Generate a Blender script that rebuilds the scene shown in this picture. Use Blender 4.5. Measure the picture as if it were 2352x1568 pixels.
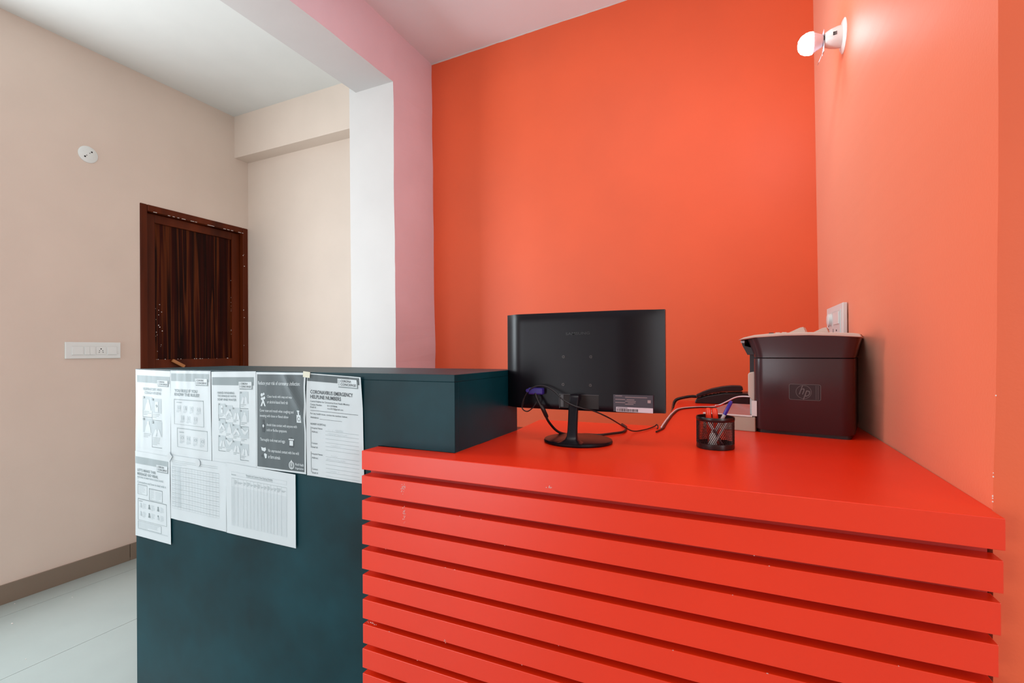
import bpy, bmesh, math, random
from mathutils import Vector, Matrix, noise
random.seed(7)
PI = math.pi
R = math.radians
S = bpy.context.scene
for o in list(bpy.data.objects):
    bpy.data.objects.remove(o)
COL = S.collection

# ------------------------------------------------------------------ camera
cam_d = bpy.data.cameras.new('camera')
cam = bpy.data.objects.new('camera', cam_d)
COL.objects.link(cam)
cam_d.sensor_width = 36.0
cam_d.lens = 1102.99 * 36.0 / 2352.0
cam_d.shift_y = (805.385 - 784.0) / 2352.0
cam_d.clip_start = 0.02
cam.rotation_euler = (Matrix.Rotation(R(24.78), 4, 'Z') @ Matrix.Rotation(R(90), 4, 'X') @ Matrix.Rotation(R(-0.3062), 4, 'Z')).to_euler()
cam.location = (0, 0, 1.40)
S.camera = cam

# ------------------------------------------------------------------ world, lights, exposure
S.view_settings.view_transform = 'Standard'
S.view_settings.look = 'None'
S.view_settings.gamma = 1.0
S.view_settings.use_curve_mapping = False
S.view_settings.exposure = 0.0
W = bpy.data.worlds.new('world')
S.world = W
W.use_nodes = True
W.node_tree.nodes['Background'].inputs['Color'].default_value = (0.75, 0.88, 1.0, 1)
W.node_tree.nodes['Background'].inputs['Strength'].default_value = 1.2


def area(name, loc, rot, sx, sy, power, color):
    d = bpy.data.lights.new(name, 'AREA')
    d.shape = 'RECTANGLE'
    d.size, d.size_y = sx, sy
    d.energy = power
    d.color = color
    o = bpy.data.objects.new(name, d)
    COL.objects.link(o)
    o.location = loc
    o.rotation_euler = rot
    return o


# daylight through the window in the left wall and the glazed entrance behind the camera
area('window_daylight', (-3.70, 0.64, 1.85), (0, R(-90), 0), 1.9, 1.05, 84, (0.86, 0.95, 1.0))
area('entrance_daylight', (-2.65, -2.60, 1.10), (R(90), 0, 0), 1.7, 2.1, 42, (0.95, 0.98, 1.0))
area('side_fill_light', (3.20, -1.65, 1.75), (0, R(90), 0), 1.7, 1.5, 70, (0.93, 0.97, 1.0))  # unseen light added to brighten the mauve face and right ceiling

# unseen fill light added over the desk to brighten the worktop
area('desk_top_fill', (-0.45, 1.25, 3.27), (0, 0, 0), 1.2, 0.45, 10.5, (1.0, 0.97, 0.93))

# ------------------------------------------------------------------ helpers


def srgb(r, g, b):
    def f(c):
        c /= 255.0
        return c / 12.92 if c <= 0.04045 else ((c + 0.055) / 1.055) ** 2.4
    return (f(r), f(g), f(b), 1)


def mat(name, col, rough=0.5, metal=0.0, spec=0.5, var=0.0, vscale=6.0, bump=0.0, bscale=200.0, col2=None, stretch=None, emit=None, estr=0, alpha=None, trans=0, coat=0):
    m = bpy.data.materials.new(name)
    m.use_nodes = True
    nt = m.node_tree
    b = nt.nodes['Principled BSDF']
    b.inputs['Base Color'].default_value = col
    b.inputs['Roughness'].default_value = rough
    b.inputs['Metallic'].default_value = metal
    b.inputs['Specular IOR Level'].default_value = spec
    b.inputs['Coat Weight'].default_value = coat
    if trans:
        b.inputs['Transmission Weight'].default_value = trans
    if alpha is not None:
        b.inputs['Alpha'].default_value = alpha
    if emit:
        b.inputs['Emission Color'].default_value = emit
        b.inputs['Emission Strength'].default_value = estr
    if var or bump:
        tc = nt.nodes.new('ShaderNodeTexCoord')
        mp = nt.nodes.new('ShaderNodeMapping')
        nt.links.new(tc.outputs['Object'], mp.inputs['Vector'])
        if stretch:
            mp.inputs['Scale'].default_value = stretch
        if var:
            n = nt.nodes.new('ShaderNodeTexNoise')
            n.inputs['Scale'].default_value = vscale
            n.inputs['Detail'].default_value = 5
            nt.links.new(mp.outputs['Vector'], n.inputs['Vector'])
            r = nt.nodes.new('ShaderNodeValToRGB')
            r.color_ramp.elements[0].position = 0.3
            r.color_ramp.elements[1].position = 0.7
            c2 = col2 or tuple(list(c * (1 - var) for c in col[:3]) + [1])
            r.color_ramp.elements[0].color = c2
            r.color_ramp.elements[1].color = col
            nt.links.new(n.outputs['Fac'], r.inputs['Fac'])
            nt.links.new(r.outputs['Color'], b.inputs['Base Color'])
        if bump:
            n2 = nt.nodes.new('ShaderNodeTexNoise')
            n2.inputs['Scale'].default_value = bscale
            n2.inputs['Detail'].default_value = 3
            nt.links.new(mp.outputs['Vector'], n2.inputs['Vector'])
            bp = nt.nodes.new('ShaderNodeBump')
            bp.inputs['Strength'].default_value = bump
            bp.inputs['Distance'].default_value = 0.002
            nt.links.new(n2.outputs['Fac'], bp.inputs['Height'])
            nt.links.new(bp.outputs['Normal'], b.inputs['Normal'])
    return m


def wood_mat(name, dark, mid, light, rough=0.35):
    m = bpy.data.materials.new(name)
    m.use_nodes = True
    nt = m.node_tree
    b = nt.nodes['Principled BSDF']
    b.inputs['Roughness'].default_value = rough
    b.inputs['Specular IOR Level'].default_value = 0.08
    tc = nt.nodes.new('ShaderNodeTexCoord')
    mp = nt.nodes.new('ShaderNodeMapping')
    mp.inputs['Scale'].default_value = (1, 7, 0.16)
    nt.links.new(tc.outputs['Object'], mp.inputs['Vector'])
    n = nt.nodes.new('ShaderNodeTexNoise')
    n.inputs['Scale'].default_value = 2.3
    n.inputs['Detail'].default_value = 3
    n.inputs['Distortion'].default_value = 0.25
    nt.links.new(mp.outputs['Vector'], n.inputs['Vector'])
    wv = nt.nodes.new('ShaderNodeMath')
    wv.operation = 'MULTIPLY'
    wv.inputs[1].default_value = 5.0
    nt.links.new(n.outputs['Fac'], wv.inputs[0])
    fr = nt.nodes.new('ShaderNodeMath')
    fr.operation = 'FRACT'
    nt.links.new(wv.outputs[0], fr.inputs[0])
    r = nt.nodes.new('ShaderNodeValToRGB')
    e = r.color_ramp.elements
    e[0].position, e[0].color = 0.0, dark
    e[1].position, e[1].color = 1.0, dark
    k = e.new(0.55)
    k.color = mid
    k = e.new(0.78)
    k.color = light
    nt.links.new(fr.outputs[0], r.inputs['Fac'])
    nt.links.new(r.outputs['Color'], b.inputs['Base Color'])
    return m


M = {}
M['cream'] = mat('cream_paint', (0.69, 0.575, 0.49, 1), 0.55, var=0.05, vscale=3, bump=0.12, bscale=260)
M['white'] = mat('white_paint', (0.70, 0.70, 0.675, 1), 0.6, var=0.04, vscale=4, bump=0.08, bscale=240)
M['offwhite'] = mat('off_white_paint', (0.555, 0.54, 0.525, 1), 0.6, var=0.04, vscale=4, bump=0.08, bscale=240)
M['white_cooled'] = mat('white_cooled_against_bounce', (0.83, 0.89, 0.93, 1), 0.6, var=0.03, vscale=3)  # ceiling white with a cool tint put in to counter orange bounce light
M['mauve'] = mat('mauve_paint', (0.75, 0.65, 0.73, 1), 0.55, var=0.06, vscale=4, bump=0.1, bscale=200)
M['orange'] = mat('orange_paint', (0.80, 0.104, 0.020, 1), 0.56, spec=0.7, var=0.08, vscale=2.2, bump=0.1, bscale=180)
_b = M['orange'].node_tree.nodes['Principled BSDF']
_b.inputs['Sheen Weight'].default_value = 0.74
_b.inputs['Sheen Roughness'].default_value = 0.45
_b.inputs['Sheen Tint'].default_value = (1.0, 0.76, 0.58, 1)
M['tile'] = mat('pale_floor_tile', (0.385, 0.445, 0.43, 1), 0.22, var=0.08, vscale=2.5)
M['grout'] = mat('grout', (0.25, 0.27, 0.27, 1), 0.8)
M['skirt'] = mat('taupe_skirting_tile', (0.22, 0.17, 0.125, 1), 0.35, var=0.1, vscale=3)
M['red'] = mat('red_laminate', (0.84, 0.032, 0.004, 1), 0.31, spec=0.6, var=0.05, vscale=5, bump=0.03, bscale=500)
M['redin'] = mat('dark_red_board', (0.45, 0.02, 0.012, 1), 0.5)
M['black'] = mat('black_laminate', (0.003, 0.048, 0.064, 1), 0.42, var=0.6, vscale=4, bump=0.04, bscale=600, spec=0.22)  # laminate is black; teal window sheen is put into the base colour
M['doorpanel'] = wood_mat('dark_door_veneer', (0.008, 0.0012, 0.0006, 1), (0.030, 0.0030, 0.0010, 1), (0.095, 0.020, 0.004, 1))
M['doorwood'] = mat('reddish_varnished_wood', (0.135, 0.023, 0.0055, 1), 0.32, var=0.65, vscale=7, stretch=(1, 1, 0.12), spec=0.14)
M['chip'] = mat('bare_plaster_chip', (0.75, 0.70, 0.66, 1), 0.8)
M['plasticw'] = mat('white_plastic', (0.72, 0.76, 0.74, 1), 0.35)
M['plasticg'] = mat('pale_grey_plastic', (0.62, 0.66, 0.64, 1), 0.4)
M['dark'] = mat('dark_hole', (0.012, 0.01, 0.01, 1), 0.6)
M['monitor'] = mat('black_monitor_plastic', (0.006, 0.005, 0.008, 1), 0.30, spec=0.20, bump=0.05, bscale=900)
M['monrim'] = mat('dark_bezel_plastic', (0.03, 0.02, 0.02, 1), 0.3)
M['emboss'] = mat('embossed_plastic', (0.006, 0.006, 0.008, 1), 0.3)
M['cable'] = mat('black_cable', (0.008, 0.006, 0.007, 1), 0.45)
M['cablew'] = mat('white_cable', (0.75, 0.72, 0.74, 1), 0.4)
M['vga'] = mat('blue_plug_plastic', (0.035, 0.02, 0.22, 1), 0.4)
M['label'] = mat('grey_rating_label', (0.045, 0.04, 0.055, 1), 0.45)
M['labelw'] = mat('white_sticker', (0.62, 0.55, 0.6, 1), 0.5)
M['prn'] = mat('charcoal_printer_plastic', (0.050, 0.024, 0.027, 1), 0.24, spec=0.42, bump=0.06, bscale=700)
M['prn2'] = mat('dark_printer_plastic', (0.022, 0.017, 0.02, 1), 0.45)
M['beige'] = mat('beige_plastic', (0.62, 0.50, 0.42, 1), 0.45)
M['silver'] = mat('silver_tray_plastic', (0.42, 0.37, 0.29, 1), 0.4, metal=0.3)
M['greyplate'] = mat('glossy_grey_tray', (0.32, 0.27, 0.28, 1), 0.18)
M['logo'] = mat('printer_badge_plastic', (0.034, 0.018, 0.020, 1), 0.42, spec=0.25)
M['logoline'] = mat('badge_relief_plastic', (0.11, 0.085, 0.085, 1), 0.35)
M['phone'] = mat('black_phone_plastic', (0.012, 0.008, 0.010, 1), 0.35)
M['phonekey'] = mat('grey_phone_keys', (0.35, 0.25, 0.25, 1), 0.4)
M['wire'] = mat('black_enamel_wire', (0.010, 0.008, 0.009, 1), 0.3)
M['penred'] = mat('red_pen_plastic', (0.95, 0.06, 0.02, 1), 0.3)
M['penblue'] = mat('blue_pen_plastic', (0.035, 0.015, 0.30, 1), 0.2)
M['pengrey'] = mat('grey_pen_plastic', (0.55, 0.5, 0.5, 1), 0.3)
M['pendark'] = mat('dark_pen_plastic', (0.06, 0.02, 0.03, 1), 0.3)
M['paper'] = mat('paper', (0.61, 0.685, 0.715, 1), 0.55, var=0.03, vscale=14)
M['tape'] = mat('masking_tape', (0.72, 0.72, 0.58, 1), 0.5)
M['tapec'] = mat('clear_tape', (0.60, 0.67, 0.70, 1), 0.3)
for k, v in dict(ink0=(0.045, 0.06, 0.07), ink1=(0.082, 0.108, 0.118), ink2=(0.22, 0.275, 0.29), ink3=(0.33, 0.40, 0.42), ink4=(0.47, 0.55, 0.58), ink5=(0.58, 0.66, 0.70)).items():
    M[k] = mat('print_' + {'ink0': 'black', 'ink1': 'charcoal', 'ink2': 'slate', 'ink3': 'grey', 'ink4': 'pale_grey', 'ink5': 'faint_grey'}[k], (*v, 1), 0.6)
M['bulb'] = mat('lit_bulb', (0.9, 0.95, 1, 1), 0.4, emit=(0.86, 0.93, 1, 1), estr=75)
M['bulbneck'] = mat('bulb_neck_plastic', (0.75, 0.72, 0.78, 1), 0.35)
M['holder'] = mat('ivory_holder_plastic', (0.80, 0.77, 0.74, 1), 0.25)
M['alu'] = mat('aluminium_frame', (0.5, 0.5, 0.5, 1), 0.4, metal=0.8)


class MB:
    def __init__(self):
        self.bm = bmesh.new()
        self.mi = 0

    def _f(self, vs):
        try:
            f = self.bm.faces.new(vs)
            f.material_index = self.mi
            return f
        except ValueError:
            return None

    def quad(self, pts):
        return self._f([self.bm.verts.new(p) for p in pts])

    def box(self, x0, x1, y0, y1, z0, z1):
        v = [self.bm.verts.new((x, y, z)) for z in (z0, z1) for y in (y0, y1) for x in (x0, x1)]
        for q in ((0, 2, 3, 1), (4, 5, 7, 6), (0, 1, 5, 4), (2, 6, 7, 3), (0, 4, 6, 2), (1, 3, 7, 5)):
            self._f([v[i] for i in q])
        return self

    def rings(self, rings, cap=True, close=True):
        rs = [[self.bm.verts.new(p) for p in r] for r in rings]
        n = len(rs[0])
        for a, b in zip(rs, rs[1:]):
            for i in range(n if close else n - 1):
                j = (i + 1) % n
                self._f([a[i], a[j], b[j], b[i]])
        if cap:
            self._f(list(reversed(rs[0])))
            self._f(rs[-1])
        return self

    def prism(self, poly, axis, a, b):
        def P(p, t):
            return {'x': (t, p[0], p[1]), 'y': (p[0], t, p[1]), 'z': (p[0], p[1], t)}[axis]
        return self.rings([[P(p, a) for p in poly], [P(p, b) for p in poly]])

    def lathe(self, prof, c, axis='z', n=32, cap=True):
        rs = []
        for r, t in prof:
            ring = []
            for i in range(n):
                a = 2 * PI * i / n
                u, v = r * math.cos(a), r * math.sin(a)
                if axis == 'z':
                    ring.append((c[0] + u, c[1] + v, c[2] + t))
                elif axis == 'x':
                    ring.append((c[0] + t, c[1] + u, c[2] + v))
                else:
                    ring.append((c[0] + u, c[1] + t, c[2] + v))
            rs.append(ring)
        return self.rings(rs, cap)

    def tube(self, pts, r, n=8, cap=True, rr=None):
        pts = [Vector(p) for p in pts]
        rs = []
        up = Vector((0.13, 0.21, 1)).normalized()
        for i, p in enumerate(pts):
            t = (pts[min(i + 1, len(pts) - 1)] - pts[max(i - 1, 0)]).normalized()
            s = t.cross(up)
            if s.length < 1e-3:
                s = t.cross(Vector((1, 0, 0)))
            s.normalize()
            w = s.cross(t).normalized()
            q = rr[i] if rr else r
            rs.append([p + (s * math.cos(2 * PI * k / n) + w * math.sin(2 * PI * k / n)) * q for k in range(n)])
        return self.rings(rs, cap)

    def add_mesh(self, verts, faces):
        vs = [self.bm.verts.new(p) for p in verts]
        for f in faces:
            self._f([vs[i] for i in f])
        return self

    def build(self, name, m, parent=None, smooth=None, bevel=0.0, seg=2, fix=True):
        bm = self.bm
        if fix:
            bmesh.ops.recalc_face_normals(bm, faces=bm.faces)
        me = bpy.data.meshes.new(name)
        bm.to_mesh(me)
        bm.free()
        for x in (m if isinstance(m, (list, tuple)) else [m]):
            me.materials.append(x)
        o = bpy.data.objects.new(name, me)
        COL.objects.link(o)
        if parent:
            o.parent = parent
        if bevel:
            md = o.modifiers.new('bevel', 'BEVEL')
            md.width = bevel
            md.segments = seg
            md.limit_method = 'ANGLE'
            md.angle_limit = R(35)
        if smooth:
            for p in me.polygons:
                p.use_smooth = True
            if smooth is not True:
                me.set_sharp_from_angle(angle=R(smooth))
        return o


def catmull(pts, k=8):
    P = [Vector(p) for p in pts]
    P = [P[0] * 2 - P[1]] + P + [P[-1] * 2 - P[-2]]
    out = []
    for i in range(1, len(P) - 2):
        a, b, c, d = P[i - 1:i + 3]
        for j in range(k):
            t = j / k
            out.append(0.5 * ((2 * b) + (c - a) * t + (2 * a - 5 * b + 4 * c - d) * t * t + (3 * b - a - 3 * c + d) * t ** 3))
    out.append(P[-2])
    return out


def tag(o, label=None, cat=None, group=None, kind=None):
    if label:
        o['label'] = label
    if cat:
        o['category'] = cat
    if group:
        o['group'] = group
    if kind:
        o['kind'] = kind
    return o


def empty(name, loc, label, cat, group=None, rotz=0):
    o = bpy.data.objects.new(name, None)
    o.empty_display_size = 0.05
    COL.objects.link(o)
    o.location = loc
    o.rotation_euler = (0, 0, rotz)
    return tag(o, label, cat, group)


def struct(o):
    o['kind'] = 'structure'
    return o


_tc = {}


def text_geo(s, bold=0.0):
    bold *= 0.5
    key = (s, bold)
    if key in _tc:
        return _tc[key]
    cu = bpy.data.curves.new('text', 'FONT')
    cu.body = s
    cu.resolution_u = 2
    cu.offset = bold
    ob = bpy.data.objects.new('text', cu)
    me = ob.to_mesh()
    V = [(v.co.x, v.co.y) for v in me.vertices]
    F = [tuple(p.vertices) for p in me.polygons]
    ob.to_mesh_clear()
    bpy.data.objects.remove(ob)
    bpy.data.curves.remove(cu)
    x0, x1 = min(v[0] for v in V), max(v[0] for v in V)
    y0, y1 = min(v[1] for v in V), max(v[1] for v in V)
    V = [((x - x0) / (x1 - x0), (y - y0) / (y1 - y0)) for x, y in V]
    _tc[key] = (V, F)
    return V, F


# ------------------------------------------------------------------ the setting
XL, XR, XC, YB, ZC = -3.717, 0.366, -1.821, 2.697, 3.333
fl = struct(MB().box(-4.0, 3.4, -2.8, 3.0, -0.10, -0.004).build('floor', M['grout']))
xs = [-3.717, -3.54, -2.8625, -2.185, -1.5075, -0.83, -0.1525, 0.525, 1.2025, 1.88, 2.5575, 3.235]
ys = [-2.7, -1.5, -0.3, 0.9, 2.1, 2.85]
for i in range(len(xs) - 1):
    for j in range(len(ys) - 1):
        o = MB().box(xs[i] + 0.0012, xs[i + 1] - 0.0012, ys[j] + 0.0012, ys[j + 1] - 0.0012, -0.006, 0.0).build('tile', M['tile'], fl)

w = MB()
w.box(XL - 0.2, XL, -2.8, 0.05, 0, 3.4)
w.box(XL - 0.2, XL, 0.05, 1.18, 0, 0.85)
w.box(XL - 0.2, XL, 0.05, 1.18, 2.85, 3.4)
w.box(XL - 0.2, XL, 1.18, 1.94, 0, 3.4)
w.box(XL - 0.2, XL, 1.94, 2.738, 2.435, 3.4)
w.box(XL - 0.2, XL, 2.738, 2.95, 0, 3.4)
w.box(XL - 0.2, XL - 0.14, 1.94, 2.738, 0, 2.435)
struct(w.build('wall_left', M['cream']))
struct(MB().box(XL - 0.1, XC - 0.05, 2.751, 2.95, 0, 3.4).build('wall_alcove', M['cream']))
struct(MB().box(XL - 0.01, -2.10, 2.63, 2.76, 2.994, 3.34).build('trim_3', [M['cream']], bevel=0.004))

# column and ceiling beam: white faces to the left and front, mauve face to the right, edges hand-painted
def jit(z, s):
    return 0.0045 * noise.noise(Vector((z * 3.1, s, 0.3))) + 0.002 * noise.noise(Vector((z * 11.0, s, 1.3)))


w = MB()
zz = [i * 3.34 / 60 for i in range(61)]
front_r, front_l, back_r = [], [], []
for z in zz:
    t = (z - 1.4) / 1.9
    fr = XC + 0.004 - 0.012 * t + jit(z, 1)
    front_r.append((fr, 2.294, z))
    front_l.append((-2.162 + 0.004 - 0.009 * t, 2.294, z))
    back_r.append((XC + 0.010 - 0.016 * t + jit(z, 5) * 1.4, 2.72, z))
back_l = [(-2.162, 2.80, z) for z in zz]
for a, b, mi in ((front_l, front_r, 0), (front_r, back_r, 1), (back_l, front_l, 0)):
    va = [w.bm.verts.new(p) for p in a]
    vb = [w.bm.verts.new(p) for p in b]
    w.mi = mi
    for i in range(60):
        w._f([va[i], vb[i], vb[i + 1], va[i + 1]])
struct(w.build('trim_2', [M['offwhite'], M['mauve']], fix=False))
w = MB()
bx0, bz = -2.113, 3.000
yy = [-2.7 + i * 5.0 / 40 for i in range(41)]
prof = []
for y in yy:
    jx = jit(y, 9)
    prof.append([(bx0, y, 3.36), (bx0, y, bz), (XC - 0.006 + jx, y, bz + 0.5 * jx), (XC - 0.004, y, 3.40)])
for a, b in zip(prof, prof[1:]):
    for k, mi in ((0, 0), (1, 0), (2, 1)):
        w.mi = mi
        w.quad([a[k], a[k + 1], b[k + 1], b[k]])
struct(w.build('trim_1', [M['offwhite'], M['mauve']], fix=False))

# ceilings either side of the beam
w = MB()
w.quad([(XL - 0.1, -2.8, ZC), (-2.0, -2.8, ZC), (-2.0, 2.95, ZC), (XL - 0.1, 2.95, ZC)])
w.mi = 1
w.quad([(-2.0, -2.8, 3.333), (3.5, -2.8, 3.41), (3.5, 2.95, 3.432), (-2.0, 2.95, 3.316)])
struct(w.build('ceiling', [M['white'], M['white_cooled']], fix=False))
# orange back wall, wavy top edge cut in by brush, white strip above
w = MB()
n = 90
topz = []
for i in range(n + 1):
    x = -1.86 + i * (0.38 + 1.86) / n
    zt = 3.3139 + (x + 1.83) * 0.024 + 0.004 * noise.noise(Vector((x * 6, 0.2, 3))) + 0.0015 * noise.noise(Vector((x * 25, 0.2, 7)))
    topz.append((x, zt))
va = [w.bm.verts.new((x, YB, 0)) for x, z in topz]
vb = [w.bm.verts.new((x, YB, z)) for x, z in topz]
vc = [w.bm.verts.new((x, YB, 3.42)) for x, z in topz]
for i in range(n):
    w.mi = 0
    w._f([va[i], va[i + 1], vb[i + 1], vb[i]])
    w.mi = 1
    w._f([vb[i], vb[i + 1], vc[i + 1], vc[i]])
struct(w.build('wall_back', [M['orange'], M['white']], fix=False))
bead = MB().tube([(x, YB - 0.001, z + 0.0045) for x, z in topz], 0.0028, 5).build('trim_4', M['white'], smooth=True)
struct(bead)
# right wall with its front pier face
w = MB()
ez = [i * 3.42 / 80 for i in range(81)]
edge, far = [], []
for z in ez:
    e = -0.0035 + 0.0085 * max(0, min(1, (z - 1.15) / 0.5)) - 0.0016 * max(0, z - 1.7)
    edge.append((XR + e + jit(z, 21) * 0.5, 0.985, z))
    far.append((XR + 0.004 - 0.010 * (z - 1.4), YB + 0.01, z))
ret = [(3.30, 0.985, z) for z in ez]
for a, b in ((far, edge), (edge, ret)):
    va = [w.bm.verts.new(p) for p in a]
    vb = [w.bm.verts.new(p) for p in b]
    for i in range(80):
        w._f([va[i], vb[i], vb[i + 1], va[i + 1]])
wr = struct(w.build('wall_right', M['orange'], fix=False))
w = MB()
for k in range(13):
    z = random.choice([3.0, 2.55, 2.4, 1.17, 1.172, 1.2, 1.25, 1.29, 1.31, 1.33, 1.36, 1.9]) + random.uniform(-0.008, 0.008)
    i = min(79, int(z / 3.42 * 80))
    r = random.uniform(0.0005, 0.0012)
    w.lathe([(r * 0.4, -r * 0.8), (r, 0), (r * 0.4, r * 1.1)], (edge[i][0], 0.985, z), 'z', 7)
w.build('paint_chips', M['chip'], wr)['kind'] = 'stuff'
# room behind the camera
w = MB()
w.box(3.25, 3.4, -2.8, -2.42, 0, 3.5).box(3.25, 3.4, -0.88, 0.99, 0, 3.5).box(3.25, 3.4, -2.42, -0.88, 0, 0.88).box(3.25, 3.4, -2.42, -0.88, 2.62, 3.5)
struct(w.build('wall_side', M['cream']))
w = MB()
w.box(-3.9, -3.5, -2.8, -2.65, 0, 3.42).box(-1.8, 3.4, -2.8, -2.65, 0, 3.5).box(-3.5, -1.8, -2.8, -2.65, 2.2, 3.42)
struct(w.build('wall_front', M['cream']))
w = MB()
for y in (0.05, 0.60, 1.14):
    w.box(XL - 0.12, XL - 0.06, y, y + 0.04, 0.85, 2.85)
w.box(XL - 0.12, XL - 0.06, 0.05, 1.18, 0.85, 0.89).box(XL - 0.12, XL - 0.06, 0.05, 1.18, 2.81, 2.85)
struct(w.build('window_1', M['alu']))
# skirting
bb = struct(MB().box(XL - 0.01, XL + 0.010, -2.65, 1.93, 0, 0.02).build('baseboard_left', M['skirt']))
for a, b in ((-2.65, -1.5), (-1.5, -0.3), (-0.3, 0.66), (0.66, 1.859), (1.861, 1.93)):
    MB().box(XL, XL + 0.012, a + 0.0008, b - 0.0008, 0.0, 0.108).build('skirting_tile', M['skirt'], bb, bevel=0.001)
bb2 = struct(MB().box(XL, -2.162, 2.739, 2.752, 0, 0.108).build('baseboard_back', M['skirt']))

# ------------------------------------------------------------------ door in the left wall
dr = bpy.data.objects.new('door_1', None)
COL.objects.link(dr)
dr.location = (XL, 2.33, 0)
struct(dr)
dr['label'] = 'dark reddish-brown wooden door in a chipped frame on the cream left wall'


def dpart(mb, name, m, **k):
    o = mb.build(name, m, **k)
    o.parent = dr
    o.matrix_parent_inverse = Matrix.Translation(dr.location).inverted()
    return o


y0, y1, zt = 1.934, 2.744, 2.437
fx0, fx1 = XL - 0.10, XL + 0.006
o = dpart(MB().box(fx0, fx1, y0, y0 + 0.046, 0, zt), 'door_jamb', M['doorwood'], bevel=0.006)
o = dpart(MB().box(fx0, fx1, y1 - 0.046, y1, 0, zt), 'door_jamb', M['doorwood'], bevel=0.006)
o = dpart(MB().box(fx0, fx1, y0 + 0.046, y1 - 0.046, zt - 0.046, zt), 'door_head', M['doorwood'], bevel=0.006)
dx0, dx1 = XL - 0.075, XL - 0.035
ly0, ly1 = y0 + 0.049, y1 - 0.049
dpart(MB().box(dx0, dx1, ly0, ly0 + 0.065, 0.01, zt - 0.049), 'door_stile', M['doorwood'], bevel=0.003)
dpart(MB().box(dx0, dx1, ly1 - 0.065, ly1, 0.01, zt - 0.049), 'door_stile', M['doorwood'], bevel=0.003)
for a, b in ((zt - 0.049 - 0.06, zt - 0.049), (1.255, 1.352), (0.01, 0.20)):
    dpart(MB().box(dx0, dx1, ly0 + 0.065, ly1 - 0.065, a, b), 'door_rail', M['doorwood'], bevel=0.003)
dpart(MB().box(dx0 + 0.01, dx1 - 0.014, ly0 + 0.06, ly1 - 0.06, 1.345, zt - 0.10), 'door_panel', M['doorpanel'])
dpart(MB().box(dx0 + 0.01, dx1 - 0.014, ly0 + 0.06, ly1 - 0.06, 0.19, 1.26), 'door_panel', M['doorpanel'])
lt = MB().box(-0.008, 0.010, -0.012, 0.085, -0.011, 0.011)
lo = dpart(lt, 'turn_latch', mat('pale_latch_wood', (0.42, 0.16, 0.05, 1), 0.4), bevel=0.003)
lo.matrix_parent_inverse = Matrix()
lo.location = (0.0 - 0.02, 2.163 - 2.33, 1.338)
lo.rotation_euler = (R(-30), 0, 0)
w = MB()
for k in range(46):
    s = random.random()
    r = random.uniform(0.0012, 0.003)
    if s < 0.35:
        p = (dx1 - 0.0135, random.uniform(ly0 + 0.066, ly0 + 0.12), random.uniform(1.4, 1.75))
    elif s < 0.6:
        p = (dx1 + 0.0002, random.uniform(ly0 + 0.07, ly1 - 0.08), 1.352)
    elif s < 0.85:
        p = (fx1, y1 - 0.046 + random.uniform(-0.001, 0.012), random.uniform(1.36, 2.3))
    else:
        p = (dx1 - 0.0135, ly1 - 0.066, random.uniform(1.4, 2.25))
    w.box(p[0] - 0.0005, p[0] + 0.0006, p[1] - r, p[1] + r * random.uniform(0.6, 1.5), p[2] - r * 0.7, p[2] + r * random.uniform(0.6, 1.6))
dpart(w, 'paint_specks', M['chip'])['kind'] = 'stuff'
w = MB()
for a in range(24):
    ya = y0 + 0.02 + a * 0.032
    if random.random() < 0.7:
        w.box(fx1 - 0.004, fx1 + 0.0008, ya, ya + random.uniform(0.012, 0.03), zt - 0.046, zt - 0.0435)
dpart(w, 'paint_line', M['chip'])['kind'] = 'stuff'

# ------------------------------------------------------------------ red reception desk
ZT = 1.15
XF0, XF1, YF = -0.855, 0.361, 0.942
desk = empty('reception_desk', (-0.25, 1.3, 0), 'bright red reception desk with slatted front and L-shaped worktop', 'desk')


def rel(parent):
    return Matrix.Translation(parent.location).inverted()


def child(o, parent):
    o.parent = parent
    o.matrix_parent_inverse = (Matrix.LocRotScale(parent.location, parent.rotation_euler, None)).inverted()
    return o


top = [(XF0, YF), (XF1, YF), (XF1, 0.982), (0.363, 0.990), (0.363, 2.522), (-0.248, 2.522), (-0.216, 1.636), (-0.640, 1.625), (-0.622, 1.37), (-0.622, 1.012), (XF0, 1.004)]
child(MB().prism(top, 'z', 1.1024, ZT).build('worktop', M['red'], bevel=0.0012), desk)
pitch = 0.0624
zt1 = 1.0872
rights = [0.3585, 0.3555, 0.3525, 0.3505, 0.349, 0.348, 0.3475]
k = 0
z = zt1
while z - 0.0485 > 0.02:
    xr = rights[min(k, len(rights) - 1)]
    child(MB().box(XF0 + random.uniform(-0.001, 0.001), xr, YF, 0.975, z - 0.0482, z).build('slat', M['red'], bevel=0.001), desk)
    z -= pitch
    k += 1
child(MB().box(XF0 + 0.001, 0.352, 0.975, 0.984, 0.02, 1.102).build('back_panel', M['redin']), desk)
child(MB().box(-0.21, -0.19, 1.60, 2.50, 0.0, 1.102).build('side_panel', M['red']), desk)
child(MB().box(-0.19, 0.34, 2.48, 2.50, 0.0, 1.102).build('end_panel', M['red']), desk)
child(MB().box(-0.86, -0.20, 1.50, 1.80, 1.068, 1.088).build('lower_shelf', mat('dark_brown_board', (0.09, 0.02, 0.012, 1), 0.5)), desk)

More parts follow.
